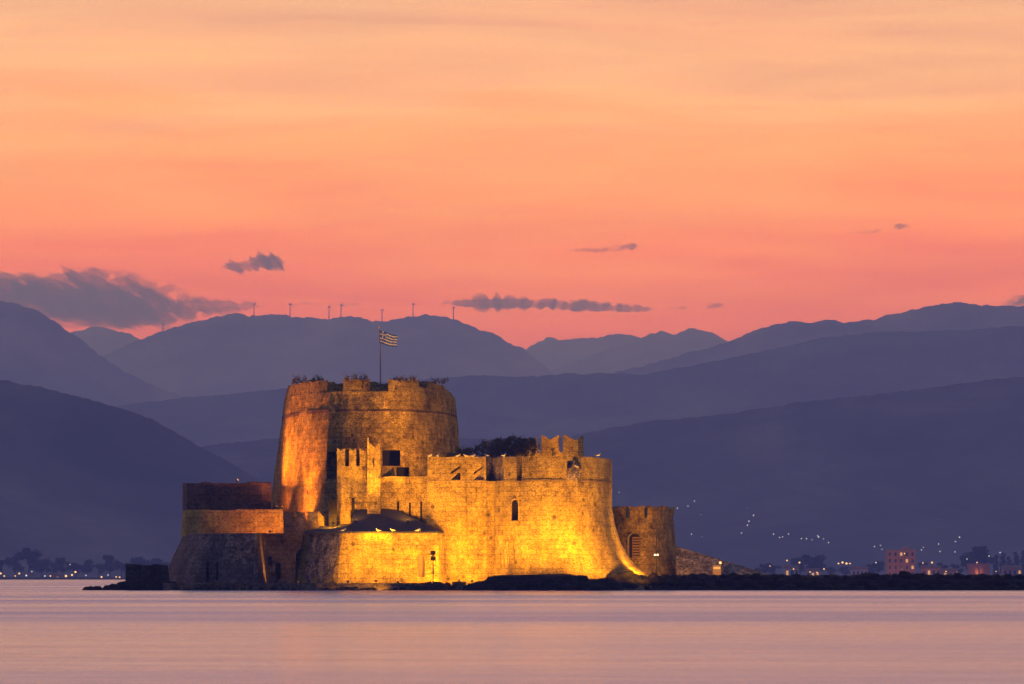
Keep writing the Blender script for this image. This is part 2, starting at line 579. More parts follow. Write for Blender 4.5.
# water: smoothed by the swell, patches of wind; diffuse blue painted in for duller reflection bands
WLOC = 2.7
def water_mat():
    m, t, b = new_mat('sea water')
    T, K = t.nodes.new, t.links.new
    co = T('ShaderNodeTexCoord')
    def noise_at(sx, sy, detail, rough=0.55, loc=0.0):
        mp = T('ShaderNodeMapping')
        mp.inputs['Scale'].default_value = (sx, sy, 1)
        mp.inputs['Location'].default_value = (loc, loc * 0.7, 0)
        K(co.outputs['Object'], mp.inputs[0])
        n = T('ShaderNodeTexNoise')
        n.inputs['Scale'].default_value = 1.0
        n.inputs['Detail'].default_value = detail
        n.inputs['Roughness'].default_value = rough
        K(mp.outputs[0], n.inputs[0])
        return n.outputs[0]
    patch = noise_at(0.004, 0.016, 7, 0.62, WLOC)
    rr = T('ShaderNodeMapRange')
    rr.inputs['From Min'].default_value = 0.3
    rr.inputs['From Max'].default_value = 0.7
    rr.inputs['To Min'].default_value = 0.14
    rr.inputs['To Max'].default_value = 0.26
    K(patch, rr.inputs[0])
    gl = T('ShaderNodeBsdfGlossy')
    gl.inputs['Color'].default_value = (0.92, 0.95, 1.0, 1)
    K(rr.outputs[0], gl.inputs['Roughness'])
    df = T('ShaderNodeBsdfDiffuse')
    df.inputs['Color'].default_value = (0.16, 0.24, 0.62, 1)
    mx = T('ShaderNodeMixShader')
    dm = T('ShaderNodeMapRange')
    dm.inputs['From Min'].default_value = 0.36
    dm.inputs['From Max'].default_value = 0.62
    dm.inputs['To Min'].default_value = 0.04
    dm.inputs['To Max'].default_value = 0.55
    K(patch, dm.inputs[0]); K(dm.outputs[0], mx.inputs[0])
    K(gl.outputs[0], mx.inputs[1]); K(df.outputs[0], mx.inputs[2])
    out = [n for n in t.nodes if n.type == 'OUTPUT_MATERIAL'][0]
    K(mx.outputs[0], out.inputs['Surface'])
    h = math_node(t, 'ADD', math_node(t, 'MULTIPLY', noise_at(0.5, 1.6, 4, 0.6), 0.08), math_node(t, 'MULTIPLY', noise_at(0.06, 0.2, 4), 0.22))
    bp = T('ShaderNodeBump')
    bp.inputs['Strength'].default_value = 1.0
    bp.inputs['Distance'].default_value = 1.0
    K(h, bp.inputs['Height']); K(bp.outputs[0], gl.inputs['Normal'])
    t.nodes.remove(b)
    return m
M['water'] = water_mat()

# ------------------------------------------------------------------ setting: water, plain, hills
def sheet(name, x0, x1, y0, y1, z, mat):
    bm = bmesh.new()
    vs = [bm.verts.new(p) for p in ((x0, y0, z), (x1, y0, z), (x1, y1, z), (x0, y1, z))]
    bm.faces.new(vs)
    return struct(obj(name, bm, mat))
sheet('water', -6500, 6500, -250, 2330, 0.0, M['water'])

# far shore: land from a low bank back under the hills
bm = bmesh.new()
cols = []
for i in range(141):
    x = -6500 + 13000 * i / 140
    ys = 2290 + 14 * mnoise.noise(Vector((x * 0.008, 0, 0))) + 5 * mnoise.noise(Vector((x * 0.05, 3, 0)))
    cols.append([bm.verts.new(p) for p in ((x, ys, -0.4), (x, ys + 6, 1.0), (x, ys + 40, 1.25), (x, 22500, 1.3))])
for a, b in zip(cols, cols[1:]):
    for k in range(3): bm.faces.new((a[k], b[k], b[k + 1], a[k + 1]))
struct(obj('coastal_plain', bm, M['plain']))

def hill(name, prof, Y0, mat, seed, front=2.4, back=1.6, rough=1.0, step_px=3):
    """a long ridge: crest from the profile, spurs and gullies on a real front slope, and a back slope"""
    def h_at(px):
        for (a, ya), (b, yb) in zip(prof, prof[1:]):
            if a <= px <= b:
                t = (px - a) / (b - a)
                return ya + (yb - ya) * t
        return prof[0][1] if px < prof[0][0] else prof[-1][1]
    p0, p1 = prof[0][0], prof[-1][0]
    n = int((p1 - p0) / step_px)
    hmax = max(Z(py, Y0) for _, py in prof)
    ss = [0, 0.06, 0.14, 0.22, 0.3, 0.38, 0.46, 0.54, 0.62, 0.70, 0.78, 0.85, 0.91, 0.96, 1.0]
    bm = bmesh.new()
    rows = []
    for i in range(n + 1):
        px = p0 + (p1 - p0) * i / n
        py = sum(h_at(px + d) for d in (-2, 0, 2)) / 3
        h = Z(py, Y0)
        x = X(px, Y0)
        row = []
        q_ = px * 0.11
        jag = (1.7 if Y0 > 10000 else 1.1) * Y0 / F * (1.3 * mnoise.noise(Vector((q_ * 0.6, seed, 0))) + 1.0 * mnoise.noise(Vector((q_ * 1.7, seed, 5))) + 0.6 * mnoise.noise(Vector((q_ * 4.3, seed, 8))))
        for s in ss:
            y = Y0 - front * hmax * (1 - s)
            sp = mnoise.noise(Vector((x * 0.0022 + y * 0.0008, y * 0.0006, seed))) + 0.5 * mnoise.noise(Vector((x * 0.006, y * 0.003, seed + 9)))
            z = h * (s ** 1.15) * (1 + 0.30 * rough * sp * (1 - s) * 2.0 * s) + jag * max(0.0, (s - 0.8) * 5)
            row.append(bm.verts.new((x, y, min(z, h + jag) - (2.0 if s == 0 else 0))))
        for s in (0.75, 0.4, 0.0):
            row.append(bm.verts.new((x, Y0 + back * hmax * (1 - s), h * s - (2 if s == 0 else 0))))
        rows.append(row)
    for a, b in zip(rows, rows[1:]):
        for k in range(len(a) - 1): bm.faces.new((a[k], b[k], b[k + 1], a[k + 1]))
    o = struct(obj(name, bm, mat, smooth=True))
    return o

H = {}
H['near_left'] = hill('hill', [(-1100, 572), (-900, 520), (-700, 440), (-550, 370), (-420, 335), (-300, 332), (-150, 352), (-60, 368), (0, 380), (40, 387), (80, 397), (120, 408), (150, 418), (175, 432), (200, 447), (230, 462), (260, 480), (300, 500), (360, 530), (420, 556), (470, 574)], 4200, M['hill'], 1.0, front=1.9)
H['near_right'] = hill('hill', [(60, 570), (120, 500), (200, 446), (280, 438), (400, 437), (480, 439), (560, 438), (600, 430), (650, 421), (690, 418), (740, 412), (800, 402), (860, 396), (920, 389), (980, 381), (1024, 376), (1090, 366), (1200, 352), (1400, 350), (1600, 400), (1850, 500), (2050, 572)], 5600, M['hill'], 2.0, front=2.4)
H['mid'] = hill('hill', [(-700, 572), (-450, 510), (-100, 440), (60, 418), (130, 404), (180, 398), (230, 394), (280, 389), (330, 384), (400, 381), (440, 378), (480, 375), (520, 377), (560, 374), (620, 373), (640, 375), (700, 364), (760, 352), (820, 338), (880, 332), (940, 331), (980, 329), (1024, 325), (1090, 318), (1200, 310), (1400, 312), (1600, 350), (1850, 470), (2050, 572)], 8500, M['hill'], 3.0)
H['upper_left'] = hill('mountain', [(-1300, 574), (-1000, 480), (-750, 390), (-560, 330), (-420, 304), (-200, 288), (-60, 294), (0, 301), (20, 304), (40, 312), (60, 325), (80, 339), (100, 355), (125, 372), (160, 388), (200, 404), (260, 430), (360, 500)], 11000, M['mount'], 4.0)
H['upper_right'] = hill('mountain', [(420, 420), (500, 390), (600, 375), (640, 367), (680, 355), (720, 345), (735, 339), (760, 328), (775, 324), (790, 322), (815, 322), (830, 319), (845, 323), (880, 318), (910, 310), (940, 304), (960, 302), (980, 305), (1000, 306), (1024, 306), (1080, 302), (1200, 300), (1400, 318), (1600, 370), (1850, 480), (2050, 572)], 11500, M['mount'], 5.0)
H['main'] = hill('mountain', [(-60, 440), (60, 385), (100, 358), (130, 343), (160, 332), (200, 320), (225, 315), (235, 313), (250, 316), (275, 314), (300, 317), (325, 319), (350, 316), (370, 320), (385, 322), (405, 317), (425, 314), (440, 316), (460, 321), (480, 330), (495, 333), (510, 344), (525, 350), (540, 362), (560, 378), (640, 440)], 14500, M['mount'], 6.0)
H['far_left'] = hill('mountain', [(-40, 380), (40, 352), (75, 331), (90, 327), (110, 328), (130, 335), (170, 350), (260, 390)], 18500, M['mount'], 7.0)
H['far_mid'] = hill('mountain', [(420, 400), (500, 360), (525, 349), (540, 341), (548, 337), (560, 340), (575, 338), (590, 338), (605, 336), (620, 334), (635, 336), (660, 345), (700, 360), (760, 385)], 20500, M['mount'], 8.0)
H['far_right'] = hill('mountain', [(480, 400), (530, 378), (560, 367), (590, 357), (610, 349), (635, 342), (650, 334), (665, 331), (674, 335), (690, 328), (710, 331), (728, 341), (760, 358), (820, 395)], 17500, M['mount'], 9.0)

bpy.context.view_layer.update()
def bvh_of(o):
    me = o.data
    return BVHTree.FromPolygons([v.co.copy() for v in me.vertices], [tuple(p.vertices) for p in me.polygons])
BV = {k: bvh_of(o) for k, o in H.items()}
def on_hill(key, px, py):
    d = Vector(((px - CX) / F, 1, (HZ - py) / F)).normalized()
    hit = BV[key].ray_cast(Vector((0, 0, CAMZ)), d)
    return hit[0]
def drop(key, x, y):
    hit = BV[key].ray_cast(Vector((x, y, 5000)), Vector((0, 0, -1)))
    return hit[0]

# haze: the air between here and the mountains
HAZE_DENSITY = 1.7e-4
HAZE_COLOR = (0.24, 0.34, 1.0)
bm = bmesh.new()
box(bm, -7000, 7000, -320, 23500, -4, 1200)
hz_m = bpy.data.materials.new('evening haze')
hz_m.use_nodes = True
ht = hz_m.node_tree
ht.nodes.clear()
pv = ht.nodes.new('ShaderNodeVolumePrincipled')
pv.inputs['Color'].default_value = (*HAZE_COLOR, 1)
pv.inputs['Absorption Color'].default_value = (1, 1, 1, 1)
pv.inputs['Density'].default_value = HAZE_DENSITY
pv.inputs['Anisotropy'].default_value = 0.35
ho = ht.nodes.new('ShaderNodeOutputMaterial')
ht.links.new(pv.outputs[0], ho.inputs['Volume'])
haze = obj('haze', bm, hz_m)
haze['kind'] = 'stuff'

# ------------------------------------------------------------------ island
def rock_bm(c, sx, sy, sz, seed, sub=3, flat=0.0):
    bm = bmesh.new()
    bmesh.ops.create_icosphere(bm, subdivisions=sub, radius=1)
    for v in bm.verts:
        d = v.co.normalized()
        q = d * 1.6 + Vector((seed * 3.1, seed, -seed))
        r = 1 + 0.28 * mnoise.noise(q) + 0.16 * mnoise.noise(q * 2.4) + 0.08 * mnoise.noise(q * 5.5)
        cell = mnoise.cell(d * 2.2 + Vector((seed, 0, 0))) * 0.12
        r += cell
        z = d.z * r
        if flat and z > flat: z = flat + (z - flat) * 0.25
        v.co = Vector((c[0] + d.x * r * sx, c[1] + d.y * r * sy, c[2] + z * sz))
    return bm

isl = plan([(150, 502), (165, 492.5), (230, 490.5), (330, 490), (415, 490), (470, 487), (498, 483.5), (604, 483.5), (640, 487.5), (660, 490.5), (700, 497), (740, 510), (700, 545), (560, 556), (300, 556), (175, 545), (140, 520)])
struct(obj('island', loft_bm(isl, [(-1.2, 0.8), (0.55, 0.0)], 1.5, 0.15, 0.1), M['earth']))
# quay along the foot of the outer wall
qp = plan([(163, 489.6), (200, 488.6), (300, 488.3), (316, 486.2), (419, 486.0), (424, 491.5), (380, 493.5), (163, 494.5)])
struct(obj('quay', loft_bm(qp, [(-1.0, 0.05), (0.82, 0.0)], 0.8, 0.06, 0.06), M['quay']))

# ------------------------------------------------------------------ the fortress: one building, its towers and walls are its parts
fort = thing('fortress', (X(420, 515), 515, 0.5), 'floodlit golden stone island fortress with round bastions and a tall battlemented tower', 'fortress')

# --- main tower
KY = 512
k_front = [(282, 529), (286, 523), (294, 517.5), (306, 513), (318, 509.5), (329, 507.0), (348, 506.2), (368, 506), (390, 506.6), (410, 508.2), (428, 511), (442, 515), (452, 520.5), (457, 527)]
k_front = curve(k_front[:6]) + curve(k_front[5:])[1:]
k_back = [(455, 540), (440, 552), (410, 558), (330, 558), (296, 552), (284, 541)]
keep_pts = plan(k_front + k_back)
zk = lambda py: Z(py, 508)
Z_STR, Z_EMB = zk(411), zk(392)
keep = obj('main_tower', loft_bm(keep_pts, [(0.4, 1.75), (Z_STR, 0.0), (Z_EMB, -0.22)], 0.7, 0.07, 0.05, lambda p: 1.0 + 0.9 * min(1, max(0, (p.y - 526) / 8)) if p.x < X(300, 530) else 1.0), M['keep'], fort)
k1 = [p for p in k_front]
def kwall(px0, px1, py_top, name='merlon', thick=1.4, top=None, tj=0.12):
    return obj(name, wall_bm(sub_path(k1, px0, px1), Z_EMB - 0.08, zk(py_top), thick, top, off=-0.23, lean=-0.2, topjit=tj, straight=True), M['keep'], keep)
kwall(282.5, 325, 380.0, top=lambda t: -1.25 * max(0, 1 - t / 0.22))
kwall(342, 369.5, 379.3)
kwall(389, 420.5, 380.2)
kwall(420.8, 431, 386.5)
kwall(431.2, 447, 381.0, top=lambda t: -0.25 * t)
kwall(447.2, 456, 384.5, top=lambda t: -0.9 * t)
back_path = plan([(303, 553), (330, 557), (410, 557), (436, 553)])[::-1]
bm = wall_bm(back_path, Z_EMB - 0.1, Z(381.5, 552), 1.8, off=0.1, topjit=0.25)
obj('rear_parapet', bm, M['keep'], keep)
# string course, broken on the left flank
def string(px0, px1, path, z, mat, parent, r=0.2, off=0.1):
    return obj('string_course', wall_bm(sub_path(path, px0, px1), z - r, z + r, 0.5, off=off, jit=0.015, topjit=0.02), mat, parent)
string(282.5, 300, k1, Z_STR - 0.1, M['upper'], keep, 0.2, 0.07)
string(307, 329, k1, Z_STR, M['upper'], keep, 0.22, 0.07)
string(329.5, 456.5, k1, Z_STR, M['upper'], keep, 0.1, 0.05)
# openings at the foot of the front, plus a recess cut in for shadow
yk = 506.5
def cut_rect(px0, px1, py0, py1, Y, depth=1.4, front=2.5):
    return prism_bm([(X(px0, Y), Z(py1, Y)), (X(px1, Y), Z(py1, Y)), (X(px1, Y), Z(py0, Y)), (X(px0, Y), Z(py0, Y))], Y - front, Y + depth)
carve(keep, [cut_rect(382, 400, 450, 466, 506.3, 2.2), cut_rect(396, 409, 467, 477, 506.3, 2.0), cut_rect(327.5, 337.5, 452, 479, 507, 1.6),
             cut_rect(439, 441.5, 399, 404, 514, 1.0)])
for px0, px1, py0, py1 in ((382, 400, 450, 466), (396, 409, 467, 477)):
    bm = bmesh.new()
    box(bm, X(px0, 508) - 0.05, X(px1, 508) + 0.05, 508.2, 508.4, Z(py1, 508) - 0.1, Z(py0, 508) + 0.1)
    w = obj('doorway_shade', bm, M['dark'], keep)  # dark sheet painting the shade inside the opening
# --- watch wall and pier in front of the tower
VT = lambda d, c=0.5: (lambda t: -d * max(0, 1 - abs(t - c) / 0.42))       # swallow-tail notch
wz = lambda py: Z(py, 500)
ww_path = [(337, 501.0), (367.5, 500.2)]
watch = obj('watch_wall', wall_bm(plan(ww_path), 5.5, wz(466), 1.6, topjit=0.03), M['wall'], fort)
for a, b in ((337, 345), (349, 356.2), (359.6, 367)):
    obj('merlon', wall_bm(sub_path(ww_path, a, b), wz(466) - 0.06, wz(448), 0.5, VT(0.35), topjit=0.05, straight=True, step=0.12), M['wall'], watch)
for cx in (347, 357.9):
    bm = bmesh.new(); box(bm, X(cx - 2.1, 501.4), X(cx + 2.1, 501.4), 501.45, 501.55, wz(466), wz(450)); obj('loophole_shade', bm, M['dark'], watch)  # dark plate behind the gap, painted shade instead of the lit tower
pier = obj('pier', wall_bm(plan([(367.2, 498.6), (380.5, 498.6)]), 5.5, wz(441), 1.7, lambda t: (0.35 if t < 0.12 else -0.55 * max(0, 1 - abs(t - 0.55) / 0.4) - 0.25), topjit=0.04, step=0.12), M['wall'], fort)
carve(pier, [cut_rect(373, 374.4, 458, 466, 498.6, 0.8)])
# --- curtain wall to the right
cw_path = [(380, 500.5), (405, 500.0), (430, 498.8)]
curt = obj('curtain_wall', wall_bm(plan(cw_path), 2.0, wz(476.5), 1.8, topjit=0.12), M['wall'], fort)
carve(curt, [cut_rect(396.8, 399.2, 501, 521, 500.2, 0.7), cut_rect(408.8, 411.0, 502.5, 521, 500, 0.7), cut_rect(420.2, 422.2, 501.5, 521, 499.4, 0.7)])
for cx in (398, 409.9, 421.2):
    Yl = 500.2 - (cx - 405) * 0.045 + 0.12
    bm = bmesh.new(); box(bm, X(cx - 1.05, Yl), X(cx + 1.05, Yl), Yl, Yl + 0.05, Z(521, Yl), Z(501.5, Yl)); obj('loophole_shade', bm, M['dark'], curt)  # dark strip set in the slit as its painted shade
bm = prism_bm([(X(381, 502.6), wz(479)), (X(395, 502.6), wz(479)), (X(394.5, 502.6), wz(466)), (X(382.5, 502.6), wz(475))][::1], 502.4, 504.5)
obj('stair_parapet', bm, M['wall'], fort)

# --- left part of the big bastion: a flat wall, then the round
bw_path = [(427.5, 497.6), (450, 497.2), (486, 496.8)]
bwall = obj('bastion_wall', loft_bm(plan([(427.5, 497.6), (450, 497.2), (486, 496.8), (500, 497.5), (512, 500), (512, 520), (427.5, 520)]), [(0.4, 0.45), (wz(481.5), 0.0)], 0.6, 0.05, 0.03), M['wall'], fort)
par = obj('parapet', wall_bm(plan(bw_path), wz(481.0), wz(457.5), 1.3, off=0.08, topjit=0.07), M['wall'], bwall)
def gunport(px, Y):
    # splayed gunport leaning to the right, with a slit above it
    a = prism_bm([(X(px, Y), Z(480.2, Y)), (X(px + 10, Y), Z(480.2, Y)), (X(px + 10, Y), Z(473.5, Y)), (X(px + 8, Y), Z(472.5, Y))], Y - 1, Y + 0.9)
    b = prism_bm([(X(px + 0.5, Y), Z(474.5, Y)), (X(px + 10, Y), Z(467.6, Y)), (X(px + 10, Y), Z(465.4, Y)), (X(px + 0.5, Y), Z(472.3, Y))], Y - 1, Y + 0.6)
    return [a, b]
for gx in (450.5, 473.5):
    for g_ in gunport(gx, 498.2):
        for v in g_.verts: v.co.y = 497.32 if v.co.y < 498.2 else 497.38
        obj('loophole_shade', g_, M['dark'], bwall)  # dark plates added inside the gunports to paint their shade
carve(par, gunport(450.5, 497.2) + gunport(473.5, 496.9))
string(427.5, 486, bw_path, wz(481.2), M['trim'], bwall, 0.07, 0.14)

# --- round bastion
r_front = [(492, 499), (496, 496), (503, 493.6), (513, 491.8), (528, 490.5), (546, 490), (562, 490.4), (578, 491.6), (592, 494), (603, 497.5), (609, 502), (612, 508)]
r_front = curve(r_front)
r_back = [(610, 520), (590, 530), (500, 530), (490, 515)]
def flare(p):
    px = CX + p.x * F / p.y
    t = min(1, max(0, (px - 556) / 50))
    return 0.05 + 0.95 * t ** 1.3 if p.y < 512 else 0.5 * t
rb_pts = plan(r_front + r_back)
rz = lambda py: Z(py, 495)
round_b = obj('round_bastion', loft_bm(rb_pts, [(0.3, 5.2), (rz(572), 4.0), (rz(565), 2.8), (rz(555), 1.9), (rz(540), 1.0), (rz(522), 0.3), (rz(505), 0.0), (rz(481), 0.0)], 0.6, 0.06, 0.03, flare), M['wall'], fort)
r1 = r_front
for a, b, top in ((503.5, 516.6, None), (522, 566.8, None), (581, 611.5, None)):
    obj('parapet', wall_bm(sub_path(r1, a, b), rz(481.4), rz(457.5), 1.3, top, off=0.05, topjit=0.06), M['wall'], round_b)
obj('parapet', wall_bm(sub_path(r1, 567.2, 580.7), rz(481.4), rz(470), 1.3, lambda t: 0.9 * max(0, 1 - abs(t - 0.5) / 0.3), off=0.05, topjit=0.25), M['rough'], round_b)
obj('parapet', wall_bm(plan([(485.8, 496.9), (491, 498.9), (497, 497.2), (503, 494.6)]), wz(481.2), wz(457.8), 1.2, None, topjit=0.06), M['rough'], round_b)  # darker rubble stands in for shade on this turned facet
string(503.5, 516.5, r1, rz(481), M['trim'], round_b, 0.08, 0.12)
string(522, 566.5, r1, rz(481), M['trim'], round_b, 0.08, 0.12)
string(581, 611.5, r1, rz(481), M['trim'], round_b, 0.07, 0.12)
Yw = 491.6
carve(round_b, [prism_bm(arch(X(515, Yw), 6.2 * Yw / F, Z(520.5, Yw), Z(500.5, Yw), pointed=True), Yw - 3, Yw + 1.3),
                cut_rect(515.8, 522.8, 458, 480.9, 491.4, 2.5)])
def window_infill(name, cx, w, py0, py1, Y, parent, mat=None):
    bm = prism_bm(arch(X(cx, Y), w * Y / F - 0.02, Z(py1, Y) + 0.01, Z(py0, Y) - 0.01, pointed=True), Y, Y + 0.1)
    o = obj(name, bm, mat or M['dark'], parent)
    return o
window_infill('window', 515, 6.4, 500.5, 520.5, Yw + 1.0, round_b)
bm = bmesh.new()
for k in range(-1, 2):
    xx = X(515, Yw) + k * 0.2
    box(bm, xx - 0.025, xx + 0.025, Yw + 0.55, Yw + 0.6, Z(520, Yw), Z(502 + abs(k) * 2, Yw))
obj('window_bars', bm, M['iron'], round_b)
def surround(cx, w, py0, py1, Y, parent, r=0.11, pointed=False):
    pts = arch(X(cx, Y), w * Y / F + 0.2, Z(py1, Y), Z(py0, Y) + 0.1, pointed=pointed)
    pts = [pts[0]] + pts[2:][::-1] + [pts[1]] if False else pts[1:] + [pts[0]]
    bm = bmesh.new()
    tube(bm, [(x, Y, z) for x, z in pts], [r] * len(pts), 6)
    obj('stone_surround', bm, M['trim'], parent)
surround(515, 6.2, 500.5, 520.5, 491.45, round_b, pointed=True)
# --- swallow-tailed upper turret behind
ut_path = [(530, 508), (543, 507), (562, 506.5), (578, 507.6), (584, 509)]
up = obj('upper_turret', loft_bm(plan(ut_path + [(584, 522), (530, 522)]), [(9, 0.1), (Z(452, 507), 0.0)], 0.5, 0.04, 0.04), M['wall'], fort)
for a, b in ((530.5, 537), (541.3, 559.2), (562.8, 583.5)):
    zt = 436 if a > 535 else 437.5
    obj('merlon', wall_bm(sub_path(ut_path, a, b), Z(452.2, 507), Z(zt - 0.8, 507), 0.5, VT(0.6), topjit=0.05, straight=True, step=0.12), M['wall'], up)

# --- rear tower on the right
t_front = [(613, 528), (622, 524), (634, 522), (646, 521.6), (657, 523), (666, 527), (672, 533), (673.5, 540)]
t_front = curve(t_front)
rt_pts = plan(t_front + [(668, 552), (630, 556), (612, 545)])
tz = lambda py: Z(py, 523)
rear = obj('rear_tower', loft_bm(rt_pts, [(0.3, 1.05), (tz(560), 0.55), (tz(535), 0.2), (tz(518), 0.0)], 0.6, 0.06, 0.03), M['keep'], fort)
for a, b in ((613.5, 626.0), (630.2, 644.3), (647.2, 659.8), (660.2, 673)):
    obj('merlon', wall_bm(sub_path(t_front, a, b), tz(518.3), tz(506), 0.6, lambda t: -0.2 * max(0, 1 - abs(t - 0.5) / 0.4), off=0.0, lean=0.25, topjit=0.12, straight=True), M['keep'], rear)
carve(rear, [prism_bm(arch(X(634.7, 522), 11.5 * 522 / F, Z(557.5, 522), Z(533.5, 522)), 518, 523.2)])
window_infill('window', 634.7, 12.2, 533.2, 557.6, 522.9, rear)
bm = bmesh.new()
for k in range(8):
    zz = Z(557 - k * 2.7, 522.5)
    box(bm, X(632.6, 522.5), X(639.6, 522.5), 522.3, 522.38, zz - 0.05, zz + 0.14)
box(bm, X(632.4, 522.5), X(632.9, 522.5), 522.28, 522.4, Z(557, 522), Z(537, 522))
box(bm, X(639.2, 522.5), X(639.7, 522.5), 522.28, 522.4, Z(557, 522), Z(537, 522))
obj('slatted_shutter', bm, M['wood'], rear)

surround(634.7, 11.5, 533.5, 557.5, 521.35, rear, 0.14)
obj('rear_parapet', wall_bm(plan([(668, 552), (630, 556), (614, 545)]), tz(518.5), Z(508, 552), 0.8, topjit=0.15), M['keep'], rear)
# --- west end: terrace wall, lit band behind it, dark wall above
w_front = [(184, 512), (192, 504), (205, 499.5), (222, 497.2), (256, 496), (264.5, 500.6), (283, 501.4), (303, 501.6)]
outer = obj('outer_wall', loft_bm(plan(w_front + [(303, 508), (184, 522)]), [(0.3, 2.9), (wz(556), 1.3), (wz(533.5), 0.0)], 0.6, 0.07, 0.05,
            lambda p: 1.0 if (CX + p.x * F / p.y) < 215 else 0.3), M['old'], fort)
def cut_arch(cx, w, py0, py1, Y, depth=1.0):
    return prism_bm(arch(X(cx, Y), w * Y / F, Z(py1, Y), Z(py0, Y)), Y - 3, Y + depth)
carve(outer, [cut_arch(300, 9, 550, 584, 501.0, 1.7), cut_rect(275.5, 281, 563, 580, 501.0, 1.4), cut_rect(268, 272, 556, 566, 500.7, 1.2),
              cut_rect(193, 195, 562, 582, 502.5, 0.9), cut_rect(207, 210, 562, 582, 499, 0.9), cut_rect(217, 219.5, 562, 580, 498, 0.9)])
obj('facing', wall_bm(plan([(223, 496.9), (255.6, 495.7)]), 0.5, wz(534), 0.35, off=0.28, lean=-0.2, jit=0.09), M['rough'], fort)
band = obj('terrace_wall', loft_bm(plan([(182.5, 515), (186, 510), (200, 507.5), (240, 506.5), (283, 506.5), (283, 524), (182.5, 530)]), [(4, 0.25), (Z(509.5, 507), 0.0)], 0.7, 0.05, 0.12), M['wall'], fort)
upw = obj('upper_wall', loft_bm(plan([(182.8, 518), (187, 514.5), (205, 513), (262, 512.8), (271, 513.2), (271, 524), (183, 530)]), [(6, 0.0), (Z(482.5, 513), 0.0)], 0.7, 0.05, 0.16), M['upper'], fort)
# low merlons on the terrace, left of the roof
tm_path = [(284.5, 499.6), (318, 499.2)]
tmw = obj('terrace_parapet', wall_bm(plan(tm_path), wz(535), wz(523), 0.7), M['old'], fort)
for a, b in ((284.8, 293), (296, 304.6), (307.5, 317.6)):
    obj('merlon', wall_bm(sub_path(tm_path, a, b), wz(523.3), wz(512), 0.5, topjit=0.07, straight=True), M['old'], tmw)
sm_path = [(317.8, 500.8), (351, 500.4)]
smw = obj('swallowtail_parapet', wall_bm(plan(sm_path), wz(534), wz(524), 0.7), M['wall'], fort)
for a, b in ((318, 328), (337, 350.5)):
    obj('merlon', wall_bm(sub_path(sm_path, a, b), wz(524.2), wz(511), 0.5, VT(0.75), topjit=0.03, straight=True, step=0.12), M['wall'], smw)

# --- gate building with the dark hipped roof
g_front = [(305, 501.5), (311, 499.6), (342, 493.6), (437, 494.6), (446, 497.5)]
gate = obj('gate_building', loft_bm(plan(g_front + [(446, 505), (305, 506)]), [(0.3, 1.35), (Z(532.5, 494), 0.0)], 0.55, 0.05, 0.03,
           lambda p: 1.0 if p.x < X(348, 494) else 0.3), M['wall'], fort)
obj('facing', wall_bm(plan([(311.2, 499.5), (341.2, 493.7)]), 0.5, Z(533.5, 496), 0.5, off=1.3, lean=-1.2, jit=0.12), M['rough'], gate)
Yd = 494.2
carve(gate, [cut_arch(421.5, 6.5, 555, 577, Yd, 0.9)])
bm = prism_bm(arch(X(421.5, Yd), 6.6 * Yd / F, Z(577, Yd), Z(555, Yd)), Yd + 0.35, Yd + 0.45)
obj('door', bm, M['wood'], gate)
# hip roof
bm = bmesh.new()
ez, rz_ = Z(532.2, 494), Z(509.5, 500)
def roof_bm(ev, ez, tops, faces):
    bm = bmesh.new()
    e0 = [bm.verts.new((X(p, y), y, ez - 0.14)) for p, y in ev]
    e1 = [bm.verts.new((X(p, y), y, ez + 0.06)) for p, y in ev]
    tv = [bm.verts.new((X(p, y), y, z)) for p, y, z in tops]
    n = len(ev)
    for k in range(n): bm.faces.new((e0[k], e0[(k + 1) % n], e1[(k + 1) % n], e1[k]))
    bm.faces.new(e0[::-1])
    for f in faces: bm.faces.new([e1[i] if i < n else tv[i - n] for i in f])
    bmesh.ops.triangulate(bm, faces=bm.faces[:])
    return bm
bm = roof_bm([(351.5, 493.2), (438, 494.0), (446, 498), (443, 506), (351.5, 506)], ez,
             [(352.5, 500.0, rz_ - 0.1), (376, 500.2, rz_ + 0.12), (396, 500.2, rz_)],
             [(0, 1, 7, 6, 5), (1, 2, 7), (2, 3, 7), (3, 4, 5, 6, 7), (4, 0, 5)])
low = roof_bm([(304, 499.2), (316, 497.0), (343.5, 493.0), (351.2, 493.1), (351.2, 500.3), (306, 500.5)], ez,
             [(318, 500.0, Z(526.5, 500)), (350.8, 499.8, Z(523.5, 500))],
             [(0, 1, 6), (1, 2, 7, 6), (2, 3, 7), (3, 4, 7), (4, 5, 6, 7), (5, 0, 6)])
obj('roof', low, M['roof'], gate)
roof = obj('roof', bm, M['roof'], gate)
def shade_block(px0, px1, py0, py1, Y, rnd, parent):  # dark solids standing in for a shaded arched doorway and a slit
    bm = prism_bm(arch(X((px0 + px1) / 2, Y), (px1 - px0) * Y / F, Z(py1, Y), Z(py0, Y)) if rnd else
                  [(X(px0, Y), Z(py1, Y)), (X(px1, Y), Z(py1, Y)), (X(px1, Y), Z(py0, Y)), (X(px0, Y), Z(py0, Y))], Y, Y + (0.9 if rnd else 0.4))
    obj('shade_block', bm, M['rock'], parent)
shade_block(328.6, 336.8, 500, 528, 499.0, True, gate)
shade_block(351.6, 354.6, 497.5, 518, 499.3, False, gate)

